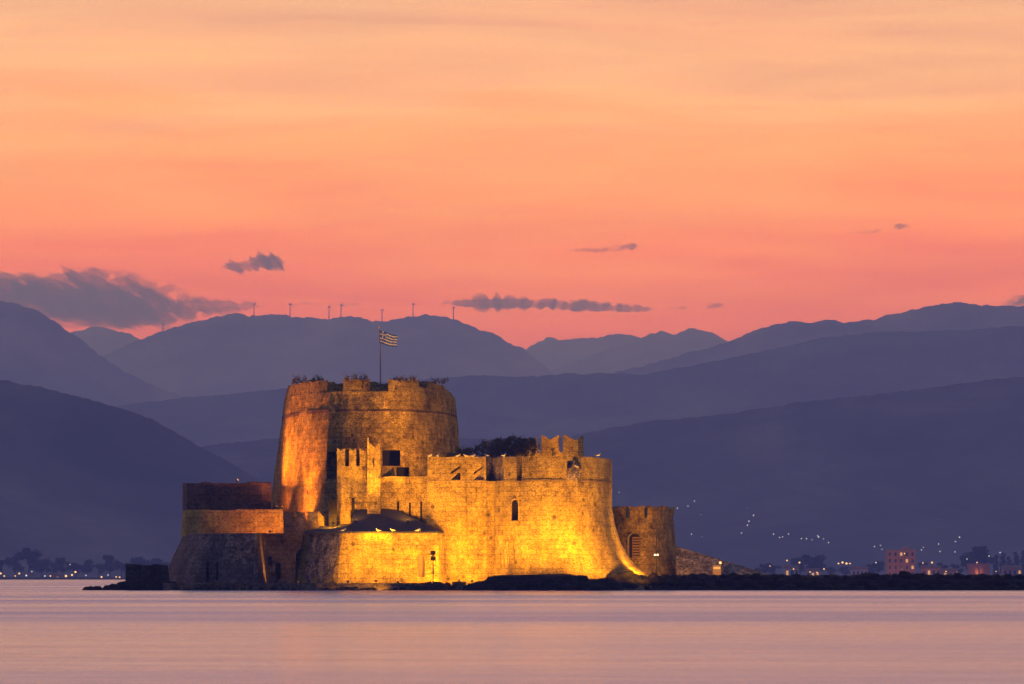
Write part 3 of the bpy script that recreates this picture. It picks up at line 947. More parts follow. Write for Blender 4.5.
# --- low ramp of stone running down behind the breakwater
bm = bmesh.new()
rows = []
for i in range(40):
    t = i / 39
    px = 676 + 104 * t
    h = (Z(546, 525) - 1.5) * (1 - t) + 1.5 + 0.12 * mnoise.noise(Vector((i * 0.7, 0, 0)))
    row = []
    for s in range(9):
        q = s / 8
        y = 519 + 8 * q
        step_ = math.floor(q * 4 + 0.001) / 4
        row.append(bm.verts.new((X(px, y), y, 0.3 + (h - 0.3) * (0.25 * q + 0.75 * step_) + 0.1 * mnoise.noise(Vector((px * 0.3, s, 2))))))
    row.append(bm.verts.new((X(px, 533), 533, 0.2)))
    rows.append(row)
for a, b in zip(rows, rows[1:]):
    for k in range(len(a) - 1): bm.faces.new((a[k], b[k], b[k + 1], a[k + 1]))
ramp_o = obj('stone_ramp', bm, M['rough'], fort)

# ------------------------------------------------------------------ breakwater and rocks
bm = bmesh.new()
rows = []
nn_ = 300
for i in range(nn_ + 1):
    px = 590 + (1250 - 590) * i / nn_
    row = []
    for s, (y, z) in enumerate(((488.0, -0.8), (488.8, 0.15), (489.8, 0.9), (491, 1.45), (493, 1.75), (497, 1.8), (501, 1.5), (504, -0.8))):
        x = X(px, 496)
        k = mnoise.noise(Vector((x * 0.9, y * 0.9, z))) * 0.35 + mnoise.noise(Vector((x * 2.6, y * 2.6, z))) * 0.2
        fade = min(1, max(0.0, (px - 586) / 40))
        row.append(bm.verts.new((x, y + k, -0.8 + (z + 0.8) * (0.55 + 0.45 * fade) + (k * 0.55 if 0 < s < 7 else 0))))
    rows.append(row)
for a, b in zip(rows, rows[1:]):
    for k in range(7): bm.faces.new((a[k], b[k], b[k + 1], a[k + 1]))
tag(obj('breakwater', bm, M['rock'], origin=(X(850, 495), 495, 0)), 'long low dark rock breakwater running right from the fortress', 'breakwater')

rproto = [tag(obj('boulder', rock_bm((0, 0, 0), 1, 1, 0.75, 3 + k * 7.7, 2), M['rock']), 'dark angular boulder lying among others on the breakwater', 'boulder', 'boulders along the breakwater') for k in range(4)]
rnd = random.Random(3)
used = 0
def put_boulder(x, y, z, s, label, group):
    global used
    src = rproto[used % 4]
    o = src if used < 4 else copy_tree(src)
    used += 1
    o.location = (x, y, z)
    o.rotation_euler = (rnd.uniform(-0.4, 0.4), rnd.uniform(-0.4, 0.4), rnd.uniform(0, 6.28))
    o.scale = (s * rnd.uniform(0.9, 1.5), s * rnd.uniform(0.8, 1.2), s * rnd.uniform(0.7, 1.1))
    o['label'] = label
    o['group'] = group
    return o
for k in range(130):
    px = 604 + (1045 - 604) * (k + rnd.uniform(0, 0.9)) / 130
    lay = k % 3
    y, z = ((488.4, 0.15), (489.6, 0.85), (491.2, 1.5))[lay]
    put_boulder(X(px, y), y + rnd.uniform(-0.3, 0.3), z + rnd.uniform(-0.2, 0.1), rnd.uniform(0.35, 0.95), 'dark angular boulder lying among others on the breakwater', 'boulders along the breakwater')
# rocks off the left end
for k in range(26):
    px = 86 + (170 - 86) * k / 25 + rnd.uniform(-2, 2)
    up_ = min(1, max(0.1, (px - 84) / 60))
    if 128 < px < 166: up_ *= 0.55
    put_boulder(X(px, 491), rnd.uniform(489.5, 493), rnd.uniform(0.0, 1.1) * up_, rnd.uniform(0.5, 0.95) * (0.6 + 0.4 * up_), 'dark wet boulder among the rocks off the left tip of the island', 'boulders off the left tip of the island')
for k in range(44):
    px = 484 + (606 - 484) * (k + rnd.random()) / 44
    put_boulder(X(px, 481), rnd.uniform(480.6, 482.2), rnd.uniform(0.0, 0.9) * (1 if 500 < px < 590 else 0.4), rnd.uniform(0.3, 0.7), 'dark boulder on the waterline before the flat-topped rock', 'boulders before the flat-topped rock')
for k in range(26):
    px = 176 + (420 - 176) * (k + rnd.random()) / 26
    y = 488.2 - (2.2 if px > 312 else 0)
    put_boulder(X(px, y), y + rnd.uniform(-0.2, 0.2), rnd.uniform(-0.05, 0.2), rnd.uniform(0.22, 0.45), 'small dark boulder at the foot of the quay edge', 'boulders along the quay edge')
# a few at the foot of the gold wall and along the bastion
for px, s in ((447, 0.5), (472, 0.55), (478, 0.7), (484, 0.8), (489, 0.65), (608, 0.8), (616, 0.7), (623, 0.6), (629, 0.55), (634, 0.5)):
    put_boulder(X(px, 486.5), 486.0 + rnd.uniform(-0.4, 0.6), 0.5, s, 'dark boulder at the foot of the golden round bastion', 'boulders at the foot of the round bastion')
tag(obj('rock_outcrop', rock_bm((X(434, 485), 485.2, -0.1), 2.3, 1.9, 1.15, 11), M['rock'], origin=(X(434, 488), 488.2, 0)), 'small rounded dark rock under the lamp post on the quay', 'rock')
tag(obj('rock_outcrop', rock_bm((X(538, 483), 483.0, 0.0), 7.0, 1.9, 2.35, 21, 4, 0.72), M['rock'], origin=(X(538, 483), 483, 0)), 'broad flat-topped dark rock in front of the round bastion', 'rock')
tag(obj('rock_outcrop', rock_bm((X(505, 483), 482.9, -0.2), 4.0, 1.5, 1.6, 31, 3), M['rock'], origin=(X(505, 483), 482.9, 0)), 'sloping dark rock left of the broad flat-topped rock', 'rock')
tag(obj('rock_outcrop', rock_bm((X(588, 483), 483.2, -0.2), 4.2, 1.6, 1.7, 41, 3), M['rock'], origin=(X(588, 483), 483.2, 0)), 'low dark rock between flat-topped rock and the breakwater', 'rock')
# block of old masonry at the left tip
bm = loft_bm(plan([(127, 492), (165, 491.5), (168, 497), (127, 498)]), [(-0.5, 0.35), (0.8, 0.15), (Z(566, 492), 0.0)], 0.4, 0.16, 0.25)
tag(obj('masonry_block', bm, M['oldrock'], origin=(X(146, 494), 494, 0)), 'dark square block of old masonry at the left tip of the island', 'masonry block')
bm = loft_bm(plan([(452, 487.2), (466, 487.2), (466, 488.2), (452, 488.2)]), [(0.1, 0), (Z(581.5, 488), 0)], 0.4, 0.03, 0.03)
tag(obj('stone_block', bm, M['quay'], origin=(X(459, 488), 488, 0)), 'squared stone block beside the small rock below the brightest wall', 'stone block')

# ------------------------------------------------------------------ vegetation
def leaf_clump(bm, c, r, n, size, rg):
    for _ in range(n):
        d = Vector((rg.gauss(0, 1), rg.gauss(0, 1), rg.gauss(0, 1)))
        d = d.normalized() * r * rg.uniform(0.3, 1.0)
        p = Vector(c) + Vector((d.x, d.y, d.z * 0.8))
        a = Vector((rg.gauss(0, 1), rg.gauss(0, 1), rg.gauss(0, 1))).normalized()
        b = a.orthogonal().normalized()
        s = size * rg.uniform(0.6, 1.4)
        vs = [bm.verts.new(p + a * s), bm.verts.new(p + b * s * 0.5), bm.verts.new(p - a * s), bm.verts.new(p - b * s * 0.5)]
        bm.faces.new(vs)

def shrub(name, px0, px1, py_base, heights, Y, label, seed, leaf=0.14, dens=120):
    """branchy shrub: twigs fanning up from the wall top, leaf clumps on them"""
    rg = random.Random(seed)
    base = Z(py_base, Y)
    xm = X((px0 + px1) / 2, Y)
    t = thing(name, (xm, Y, base), label, 'shrub')
    bl, bt = bmesh.new(), bmesh.new()
    n = int((px1 - px0) / 3)
    for i in range(n):
        f = (i + rg.random()) / n
        x = X(px0 + (px1 - px0) * f, Y)
        hh = heights(f) * rg.uniform(0.7, 1.1)
        y = Y + rg.uniform(-0.8, 0.8)
        tip = (x + rg.uniform(-0.5, 0.5), y + rg.uniform(-0.3, 0.3), base + hh)
        tube(bt, [(x, y, base - 0.2), (x * 0.6 + tip[0] * 0.4, y, base + hh * 0.5), tip], [0.05, 0.035, 0.015], 5)
        for q in ((0.0, 0.3, 0.6) if name == 'weeds' else (0.2, 0.45, 0.68, 0.85)):
            r = rg.uniform(0.25, 0.75) * (0.55 if name == 'weeds' else 1.0)
            leaf_clump(bl, (x + (tip[0] - x) * q + rg.uniform(-0.5, 0.5) * (0.4 if name == 'weeds' else 1), y, base + hh * q), r, int(dens / 4 * r), leaf, rg)
        for _ in range(5):
            a = rg.uniform(0.4, 1.0)
            s0 = Vector((x + (tip[0] - x) * a, y, base + hh * a))
            s1 = s0 + Vector((rg.uniform(-0.7, 0.7), rg.uniform(-0.3, 0.3), rg.uniform(0.1, 0.6)))
            tube(bt, [s0, s1], [0.02, 0.008], 4)
    obj('foliage', bl, M['weed'], t)
    obj('twigs', bt, M['bark'], t)
    return t
shrub('shrub', 452, 500, 457.5, lambda f: 0.5 + 2.0 * f, 500.5, 'thin dark shrub rising along the bastion parapet behind gulls', 4, 0.13, 220)
shrub('shrub', 494, 536, 457.5, lambda f: 2.5 - 0.5 * abs(f - 0.4), 501.5, 'dense dark bush behind parapet left of the swallowtail merlons', 5, 0.15, 560)
for k, (a, b, Y, py, hh, lab) in enumerate(((290, 306, 518, 382.5, 0.75, 'dry weeds on the left merlon of the main tower top'),
                                     (305, 324, 513, 381.5, 0.6, 'dry weeds on the left merlon just before the first embrasure'),
                                     (343, 356, 507.2, 380.2, 0.55, 'dry weeds topping the second merlon, nearer the first embrasure'),
                                     (355, 369, 507.2, 380.2, 0.5, 'dry weeds topping the second merlon, under the flagpole'),
                                     (391, 418, 508.2, 381, 0.4, 'short dry weeds on the wide merlon right of the flagpole'),
                                     (434, 446, 513, 382.5, 0.45, 'short dry weeds on the rightmost merlon of the tower'))):
    shrub('weeds', a, b, py, (lambda h: (lambda f: h))(hh), Y, lab, 20 + k, 0.13, 110)
shrub('shrub', 500, 516, 566, lambda f: 2.2 + 1.8 * f, 489.6, 'leafless dark brush against the foot of the round bastion', 40, 0.06, 24)

# ------------------------------------------------------------------ flag on its pole
yf = 509.5
bm = bmesh.new()
tube(bm, [(X(380.5, yf), yf, Z_EMB - 0.3), (X(380.3, yf), yf, Z(346, yf)), (X(379, yf), yf, Z(328, yf))], [0.07, 0.055, 0.045], 8)
pole = thing('flagpole', (X(380, yf), yf, Z_EMB), 'thin pale flagpole on top of the main tower', 'flagpole')
obj('pole', bm, M['turbine'], pole)
bm = bmesh.new()
bmesh.ops.create_uvsphere(bm, u_segments=10, v_segments=8, radius=0.12)
for v in bm.verts: v.co += Vector((X(379, yf), yf, Z(327.5, yf)))
obj('finial', bm, M['beak'], pole)
bm = bmesh.new()
nu, nv = 27, 18
grid = []
for i in range(nu + 1):
    row = []
    for j in range(nv + 1):
        u, v = i / nu, j / nv
        x = X(379.8, yf) + 2.15 * u - 0.1 * v
        z = Z(330.2, yf) - 1.55 * v - 0.62 * u + 0.10 * math.sin(u * 7 + v) * u
        row.append(bm.verts.new((x, yf + 0.02 + 0.22 * u * math.sin(u * 8.5 - 1.2 * v), z)))
    grid.append(row)
for i in range(nu):
    for j in range(nv):
        f = bm.faces.new((grid[i][j], grid[i + 1][j], grid[i + 1][j + 1], grid[i][j + 1]))
        stripe = j // 2
        blue = stripe % 2 == 0
        if i < 10 and j < 10:
            blue = not (4 <= i < 6 or 4 <= j < 6)
        f.material_index = 0 if blue else 1
tag(obj('flag', bm, [M['flag_blue'], M['flag_white']], smooth=True, origin=(X(380, yf), yf, Z(345, yf))), 'blue and white striped flag with a cross, blowing right', 'flag')

# ------------------------------------------------------------------ lamp posts on the quay
def ball(bm, c, r, seg=12):
    g = bmesh.ops.create_uvsphere(bm, u_segments=seg, v_segments=max(6, seg // 2), radius=r)
    for v in g['verts']: v.co += Vector(c)
yl = 488.6
lp = thing('lamp_post', (X(433.2, yl), yl, 0.8), 'dark post with two stacked floodlight boxes before the bright wall', 'lamp post')
bm = bmesh.new(); tube(bm, [(X(433.2, yl), yl, 0.4), (X(433.2, yl), yl, Z(551, yl))], [0.075, 0.06], 8); obj('post', bm, M['iron'], lp)
for py in (552.8, 558.4):
    bm = bmesh.new(); box(bm, X(430.6, yl), X(435.6, yl), yl + 0.05, yl + 0.4, Z(py + 2, yl), Z(py - 2, yl)); obj('floodlight_housing', bm, M['iron'], lp)
yl = 492.5
lp = thing('lamp_mast', (X(656.3, yl), yl, 1.5), 'tall thin mast with two small lit lamps before the rear tower', 'lamp post')
bm = bmesh.new(); tube(bm, [(X(656.3, yl), yl, 1.0), (X(656.3, yl), yl, Z(553, yl)), (X(656.3, yl), yl, Z(529.5, yl))], [0.11, 0.08, 0.05], 8); obj('mast', bm, M['iron'], lp)
bm = bmesh.new(); box(bm, X(654.4, yl), X(658.2, yl), yl - 0.08, yl + 0.2, Z(558.6, yl), Z(556.4, yl)); obj('bracket', bm, M['iron'], lp)
for px in (655.0, 657.7):
    bm = bmesh.new(); ball(bm, (X(px, yl), yl - 0.15, Z(554.8, yl)), 0.12); obj('lamp_globe', bm, M['lamp_cool'], lp)
yl = 500.5
lp = thing('lantern', (X(552.5, yl), yl, Z(458, yl)), 'small dark lantern on a short post before the swallowtail merlon', 'lantern')
bm = bmesh.new(); tube(bm, [(X(552.5, yl), yl, Z(460, yl)), (X(552.5, yl), yl, Z(450, yl))], [0.05, 0.05], 6); obj('post', bm, M['iron'], lp)
bm = bmesh.new(); tube(bm, [(X(552.5, yl), yl, Z(451.5, yl)), (X(552.5, yl), yl, Z(448.2, yl))], [0.12, 0.3], 8); obj('lantern_head', bm, M['iron'], lp)

# ------------------------------------------------------------------ floodlights: fixture and its own light
SOD = (1.0, 0.39, 0.008)
def flood(loc, target, power, angle, label, blend=0.6, col=SOD, radius=0.15, sx=1.0):
    loc, target = Vector(loc), Vector(target)
    d = (target - loc).normalized()
    t = thing('floodlight', loc, label, 'floodlight', 'floodlights around the fortress')
    side = d.cross(Vector((0, 0, 1))).normalized()
    upv = side.cross(d)
    def oriented(bm, s0, s1, w, h):
        vs = []
        for s, k in ((s0, 0.75), (s1, 1.0)):
            for a, b in ((-1, -1), (1, -1), (1, 1), (-1, 1)):
                vs.append(bm.verts.new(loc + d * s + side * a * w * k + upv * b * h * k))
        for f in ((3, 2, 1, 0), (4, 5, 6, 7), (0, 1, 5, 4), (1, 2, 6, 5), (2, 3, 7, 6), (3, 0, 4, 7)): bm.faces.new([vs[i] for i in f])
    bm = bmesh.new(); oriented(bm, -0.22, -0.05, 0.16, 0.12); obj('housing', bm, M['iron'], t)
    bm = bmesh.new(); oriented(bm, -0.045, -0.02, 0.14, 0.10); obj('lens', bm, M['lens'], t)
    bm = bmesh.new(); tube(bm, [loc - d * 0.2 - Vector((0, 0, 0.12)), loc - d * 0.2 - Vector((0, 0, 0.55))], [0.04, 0.05], 6); obj('bracket', bm, M['iron'], t)
    ld = bpy.data.lights.new('flood', 'SPOT')
    ld.energy = power
    ld.color = col
    ld.spot_size = math.radians(angle)
    ld.spot_blend = blend
    ld.shadow_soft_size = radius
    lo_ = bpy.data.objects.new('flood_light', ld)
    link(lo_, t)
    lo_.location = d * 0.02
    lo_.scale = (sx, 1, 1)
    lo_.rotation_euler = d.to_track_quat('-Z', 'Y').to_euler()
    return t
def at(px, py, Y): return (X(px, Y), Y, Z(py, Y))
OR = (1.0, 0.27, 0.010)
flood((X(459, 489.6), 489.6, 1.25), at(450, 530, 497), 12500, 160, 'floodlight on the ground at the foot of the brightest wall')
flood((X(398, 486.7), 486.7, 1.1), at(392, 520, 494), 12500, 140, 'floodlight on the quay facing the gate building', blend=1.0)
flood((X(348, 486.9), 486.9, 1.1), at(354, 520, 494), 8000, 130, 'floodlight on the quay at the left corner of the gate building', blend=1.0)
flood((X(472, 486.5), 486.5, 1.2), at(462, 475, 497), 14000, 120, 'floodlight behind the sloping rock facing the splayed gunports', blend=1.0)
flood((X(516, 485.2), 485.2, 1.7), at(514, 485, 492), 16000, 140, 'floodlight behind the flat-topped rock facing the arched bastion window', blend=1.0)
flood((X(560, 485.0), 485.0, 1.7), at(560, 485, 490), 5500, 140, 'floodlight behind the flat-topped rock facing the bare round wall', blend=1.0)
flood((X(604, 484.6), 484.6, 1.4), at(594, 480, 494), 32000, 130, 'floodlight among rocks facing the right side of the bastion', blend=1.0)
flood((X(642, 486.9), 486.9, 1.7), at(616, 520, 503), 6500, 120, 'floodlight on the rocks at the flared foot of the bastion', blend=1.0)
flood((X(652, 493.5), 493.5, 2.2), at(645, 520, 522), 42000, 100, 'floodlight on the breakwater facing the rear tower', blend=1.0)
flood((X(277, 513.5), 513.5, 10.3), at(296, 404, 517), 13000, 66, 'floodlight on the terrace aimed up the left edge of tower', col=OR, blend=1.0)
flood((X(282.4, 509.2), 509.2, 10.2), at(318, 425, 510), 15000, 84, 'floodlight on the terrace facing the middle of tower flank', col=OR, blend=1.0)
flood((X(296, 507.6), 507.6, 8.9), at(308, 470, 512), 6500, 130, 'floodlight at the tower foot behind the dark low merlons', col=OR, blend=1.0)
flood((X(238, 519.5), 519.5, 13.7), at(290, 445, 518), 22000, 110, 'added light on top of the dark upper wall facing the tower', col=OR, blend=1.0)  # extra lamp put in to brighten the left edge of the tower
flood((X(270, 500.6), 500.6, 7.05), at(264, 518, 507), 3300, 120, 'floodlight behind the terrace wall lighting its inner band', col=OR, blend=1.0)
flood((X(333, 497.3), 497.3, 8.0), at(334, 516, 501), 3200, 140, 'floodlight on the low roof beside the swallowtail parapet')
flood((X(356, 495.6), 495.6, 8.3), at(352, 470, 501), 2600, 120, 'floodlight on the roof slope facing the watch wall', blend=1.0)
flood((X(408, 495.8), 495.8, 8.3), at(404, 480, 500), 3600, 130, 'floodlight on the roof slope facing the curtain wall', blend=1.0)
flood((X(446, 500.5), 500.5, 14.6), at(398, 430, 508), 9500, 100, 'floodlight on the bastion roof facing the tower front', blend=1.0)
flood((X(376, 487.0), 487.0, 1.2), at(376, 462, 499), 45000, 40, 'floodlight on the quay aimed up at the pier', blend=1.0)
flood((X(548, 499.5), 499.5, 13.8), at(556, 446, 507), 5500, 140, 'floodlight on the bastion roof facing the swallowtail merlons')
flood((X(299, 495.9), 495.9, 1.0), at(260.5, 562, 497.8), 3200, 62, 'floodlight on the quay facing the return of the outer wall', sx=0.25)
flood((X(432, 484.1), 484.1, 0.95), at(365, 590, 486), 22000, 17, 'added light on the small rock shining along the quay edge', blend=0.8)  # invented lamp, placed to light the quay face
flood((X(274, 514.6), 514.6, 10.2), at(285, 474, 521), 2600, 120, 'added fill light on the terrace facing the shaded lower edge of tower', col=OR, blend=1.0)  # fill lamp put in to lift the dark lower flank

# ------------------------------------------------------------------ gulls
def make_gull():
    t = thing('gull', (0, 0, 0), 'white gull', 'gull', 'gulls resting on the fortress walls')
    bm = bmesh.new()
    tube(bm, [(-0.34, 0, 0.17), (-0.2, 0, 0.19), (-0.05, 0, 0.2), (0.09, 0, 0.23), (0.15, 0, 0.30), (0.19, 0, 0.36), (0.24, 0, 0.375), (0.275, 0, 0.365)],
         [0.02, 0.07, 0.115, 0.1, 0.065, 0.065, 0.055, 0.02], 10)
    obj('body', bm, M['white'], t, True)
    bm = bmesh.new(); tube(bm, [(0.265, 0, 0.367), (0.335, 0, 0.355)], [0.02, 0.006], 6); obj('beak', bm, M['beak'], t)
    for s in (-1, 1):
        bm = bmesh.new(); tube(bm, [(0.08, s * 0.085, 0.25), (-0.08, s * 0.1, 0.24), (-0.26, s * 0.06, 0.2), (-0.42, s * 0.03, 0.17)], [0.03, 0.06, 0.04, 0.008], 8); obj('wing', bm, M['grey'], t, True)
        bm = bmesh.new(); tube(bm, [(0.0, s * 0.045, 0.1), (0.0, s * 0.045, 0.0)], [0.012, 0.012], 5); obj('leg', bm, M['beak'], t)
    return t
g0 = make_gull()
gulls = [(430, 457.3, 497.3, 0, 'gull at the far left corner of the bastion parapet'), (437.5, 457.2, 497.2, 1, 'second gull from the left corner of bastion parapet'),
         (458, 457.3, 496.6, 0.3, 'gull above the left splayed gunport'), (465.5, 457.3, 496.6, 2.9, 'gull between the two splayed gunports'),
         (473, 457.3, 496.6, 0.2, 'gull just left of the right splayed gunport'), (486.5, 457.0, 497.4, 3.5, 'gull at the dark corner of the bastion parapet'),
         (504, 457.0, 492.6, 0.4, 'gull on the bright parapet left of the dark slot'), (576.5, 468.0, 491.1, 2.5, 'gull on the broken dip of the round parapet'),
         (598, 457.0, 495.2, 0.0, 'gull on the right end of the round parapet'), (343.5, 532.0, 493.3, 0.3, 'gull on the left corner of the roof eaves'),
         (378, 531.8, 493.4, 2.8, 'gull on the eaves below the tall pier'), (392.5, 531.8, 493.6, 3.2, 'gull on the eaves below the leftmost slit'),
         (418, 531.8, 493.8, 0.2, 'gull on the eaves near the wooden door')]
for k, (px, py, Y, rz0, lab) in enumerate(gulls):
    g = g0 if k == 0 else copy_tree(g0)
    g.location = (X(px, Y), Y, Z(py, Y))
    g.rotation_euler = (0, 0, rz0)
    g.scale = (0.98,) * 3
    g['label'] = 'white ' + lab

# ------------------------------------------------------------------ wind turbines on the main ridge
def make_turbine():
    t = thing('wind_turbine', (0, 0, 0), 'turbine', 'wind turbine', 'wind turbines on the far ridge')
    bm = bmesh.new(); tube(bm, [(0, 0, -6), (0, 0, 42)], [2.0, 1.2], 8); obj('tower', bm, M['turbine'], t)
    bm = bmesh.new(); box(bm, -2.0, 2.0, -4, 4, 41, 45); obj('nacelle', bm, M['turbine'], t)
    for k in range(3):
        a = 2 * math.pi * k / 3 + 0.5
        bm = bmesh.new()
        tube(bm, [(0, -4.6, 43), (math.sin(a) * 14, -4.6, 43 + math.cos(a) * 14)], [0.8, 0.3], 5)
        obj('blade', bm, M['turbine'], t)
    return t
t0 = make_turbine()
def crest(px):
    best, y0 = None, 14500
    return drop('main', X(px, y0), y0)
for k, (px, sc, lab) in enumerate(((163, 0.55, 'smallest turbine, far left on the lower shoulder of the ridge'), (254, 0.9, 'turbine on the ridge at the tail of the left cloud bank'),
                          (290, 1.0, 'turbine on the ridge standing alone above the tower left side'), (329, 1.0, 'left turbine of the close pair on the ridge'),
                          (341, 0.95, 'right turbine of the close pair on the ridge'), (382, 0.9, 'turbine on the ridge directly above the flag'),
                          (413, 1.0, 'turbine on the ridge at the highest hump right of flag'), (453.5, 0.95, 'turbine farthest right, at left end of the long cloud'))):
    t = t0 if k == 0 else copy_tree(t0)
    p = crest(px)
    t.location = p + Vector((0, 0, 0))
    t.scale = (1, 1, sc)
    t.rotation_euler = (0, 0, 1.1 + 0.15 * k)
    t['label'] = 'tiny dark ' + lab

# ------------------------------------------------------------------ far shore: trees, houses, lamps
YS = 2310
def make_tree(seed, kind):
    rg = random.Random(seed)
    t = thing('tree', (0, 0, 0), 'tree', 'tree', 'trees on the far shore')
    bm = bmesh.new()
    tube(bm, [(0, 0, -0.5), (0.02, 0, 0.28), (0.0, 0.02, 0.6)], [0.035, 0.026, 0.012], 6)
    for k in range(5):
        a = rg.uniform(0, 6.28)
        tube(bm, [(0, 0, 0.25 + 0.05 * k), (math.cos(a) * 0.2, math.sin(a) * 0.2, 0.5 + 0.06 * k)], [0.015, 0.006], 4)
    obj('trunk', bm, M['bark'], t)
    bm = bmesh.new()
    if kind == 'round':
        for k in range(15):
            a, r = rg.uniform(0, 6.28), rg.uniform(0, 0.34)
            z = rg.uniform(0.32, 0.86)
            r *= 1.15 - abs(z - 0.55)
            leaf_clump(bm, (math.cos(a) * r, math.sin(a) * r, z), rg.uniform(0.12, 0.19), 110, 0.04, rg)
    else:
        for k in range(12):
            z = 0.15 + 0.8 * k / 12
            leaf_clump(bm, (rg.uniform(-0.03, 0.03), rg.uniform(-0.03, 0.03), z), 0.1 * (1.1 - 0.6 * z), 90, 0.035, rg)
    obj('crown', bm, M['leaf'], t)
    return t
protos = [make_tree(s, 'round') for s in (1, 2, 3, 4)] + [make_tree(9, 'tall')]
pused = set()
def put_tree(px, py_top, k, Y, w, lab, grp):
    t = protos[k] if k not in pused else copy_tree(protos[k])
    pused.add(k)
    h = Z(py_top, Y) - 1.2
    t.location = (X(px, Y), Y, 1.2)
    t.scale = (h * w, h * w, h)
    t.rotation_euler = (0, 0, rnd.uniform(0, 6.28))
    t['label'], t['group'] = lab, grp
lab_l, g_l = 'dim bluish tree on the far shore left of the island', 'trees on the far left shore'
for k, (px, top, w) in enumerate(((-14, 552, 1.1), (2, 557, 1.2), (15, 555, 1.1), (30, 546, 1.0), (42, 556, 1.2), (53, 560, 1.2), (62, 556, 1.0), (76, 562, 1.2), (87, 557, 0.9), (99, 562, 1.3), (110, 553.5, 1.0), (122, 561, 1.2), (135, 554, 1.1), (145, 558, 1.2), (158, 557, 1.0), (170, 560, 1.1))):
    put_tree(px, top, k % 4, YS + 30 + (k * 37 % 60), w, lab_l, g_l)
lab_r, g_r = 'dim bluish tree behind the breakwater among the town lights', 'trees in the town behind the breakwater'
for k, (px, top, w) in enumerate(((765, 561, 1.4), (775, 564, 1.3), (800, 556, 1.1), (811, 553, 1.1), (818, 551.5, 1.0), (830, 566, 1.5), (845, 566, 1.4), (860, 565, 1.4), (870, 562, 1.2), (878, 559, 0.9), (925, 561, 1.2), (940, 562, 1.2), (956, 562, 1.1), (970, 550, 0.9), (977, 544, 0.95), (984, 552, 1.0), (1012, 561, 1.2), (1021, 565, 1.2), (1030, 558, 1.1))):
    put_tree(px, top, k % 4, YS + 60 + (k * 41 % 70), w, lab_r, g_r)
for px, top in ((996, 553), (1003, 551), (1009, 555), (1016, 550), (1024, 548)):
    put_tree(px, top, 4, YS + 90, 1.3, 'slender cypress in the row at the right edge behind the breakwater', 'row of cypresses at the right edge')

def glow(parent, loc, power, col=(1.0, 0.45, 0.14)):
    ld = bpy.data.lights.new('lamp', 'POINT')
    ld.energy, ld.color, ld.shadow_soft_size = power, col, 0.3
    o = bpy.data.objects.new('unseen_light', ld)
    link(o, parent)
    o.location = Vector(loc) - ORG[parent.name]

def house(px0, px1, py_top, Y, label, mat, storeys, bays, lit=(), gable=True, depth=9, colonnade=False):
    x0, x1, zt, zb = X(px0, Y), X(px1, Y), Z(py_top, Y), 1.1
    t = thing('house' if gable or colonnade else 'apartment_block', ((x0 + x1) / 2, Y, zb), label, 'house' if gable or colonnade else 'apartment block')
    bm = bmesh.new()
    wt = zt - (1.4 if gable else 0.0)
    box(bm, x0, x1, Y, Y + depth, zb - 0.5, wt)
    w = obj('wall', bm, mat, t)
    cut = []
    fw, fh = (x1 - x0) / bays, (wt - zb) / storeys
    for i in range(storeys):
        for j in range(bays):
            cx, z0 = x0 + fw * (j + 0.5), zb + fh * i + fh * 0.28
            ww = min(1.3, fw * 0.5)
            cut.append(prism_bm([(cx - ww / 2, z0), (cx + ww / 2, z0), (cx + ww / 2, z0 + fh * 0.5), (cx - ww / 2, z0 + fh * 0.5)], Y - 1, Y + 0.35))
            bm = bmesh.new()
            box(bm, cx - ww / 2, cx + ww / 2, Y + 0.3, Y + 0.34, z0, z0 + fh * 0.5)
            obj('window', bm, M['lit'] if (i, j) in lit else M['glass'], t)
    carve(w, cut)
    bm = bmesh.new()
    if gable:
        prism = [(Y - 0.4, wt), (Y + depth + 0.4, wt), (Y + depth / 2, zt + 0.4)]
        a = [bm.verts.new((x0 - 0.4, y, z)) for y, z in prism]
        b = [bm.verts.new((x1 + 0.4, y, z)) for y, z in prism]
        for k in range(3): bm.faces.new((a[k], a[(k + 1) % 3], b[(k + 1) % 3], b[k]))
        bm.faces.new(a); bm.faces.new(b[::-1])
        obj('roof', bm, M['tile'], t)
    else:
        box(bm, x0 - 0.25, x1 + 0.25, Y - 0.25, Y + depth + 0.25, zt + 0.003, zt + 0.5)
        obj('roof', bm, mat, t)
        for i in range(1, storeys):
            z0 = zb + (zt - zb) / storeys * i
            bm = bmesh.new()
            box(bm, x0 + 0.3, x1 - 0.3, Y - 0.9, Y - 0.003, z0 - 0.08, z0 + 0.1)
            box(bm, x0 + 0.3, x1 - 0.3, Y - 0.9, Y - 0.82, z0 + 0.1, z0 + 0.85)
            obj('balcony', bm, mat, t)
    if not gable and not colonnade:
        bm = bmesh.new()
        box(bm, x0 + (x1 - x0) * 0.55, x0 + (x1 - x0) * 0.85, Y + 2, Y + 5, zt + 0.5, zt + 2.2)
        obj('rooftop_hut', bm, mat, t)
    return t
house(887, 915.5, 551, YS + 20, 'tall terracotta apartment block with balconies behind the breakwater', M['plaster_red'], 4, 5, ((3, 2), (1, 4), (2, 3)), gable=False)
apt = bpy.data.objects['apartment_block']
for gx in (892, 909):
    glow(apt, (X(gx, YS), YS - 6, 4.5), 3000, (1.0, 0.42, 0.10))  # added point lights without fixtures, brightening the block front
house(785, 799, 566, YS + 15, 'small pale house beneath two trees, left part of town', M['plaster'], 1, 3, ((0, 0),))
house(806, 820, 569, YS + 12, 'low pale house left of the bright lamp cluster', M['plaster'], 1, 3, ((0, 1), (0, 2)))
house(852, 868, 567, YS + 25, 'dim house right of the bright lamp cluster', M['plaster'], 1, 4, ())
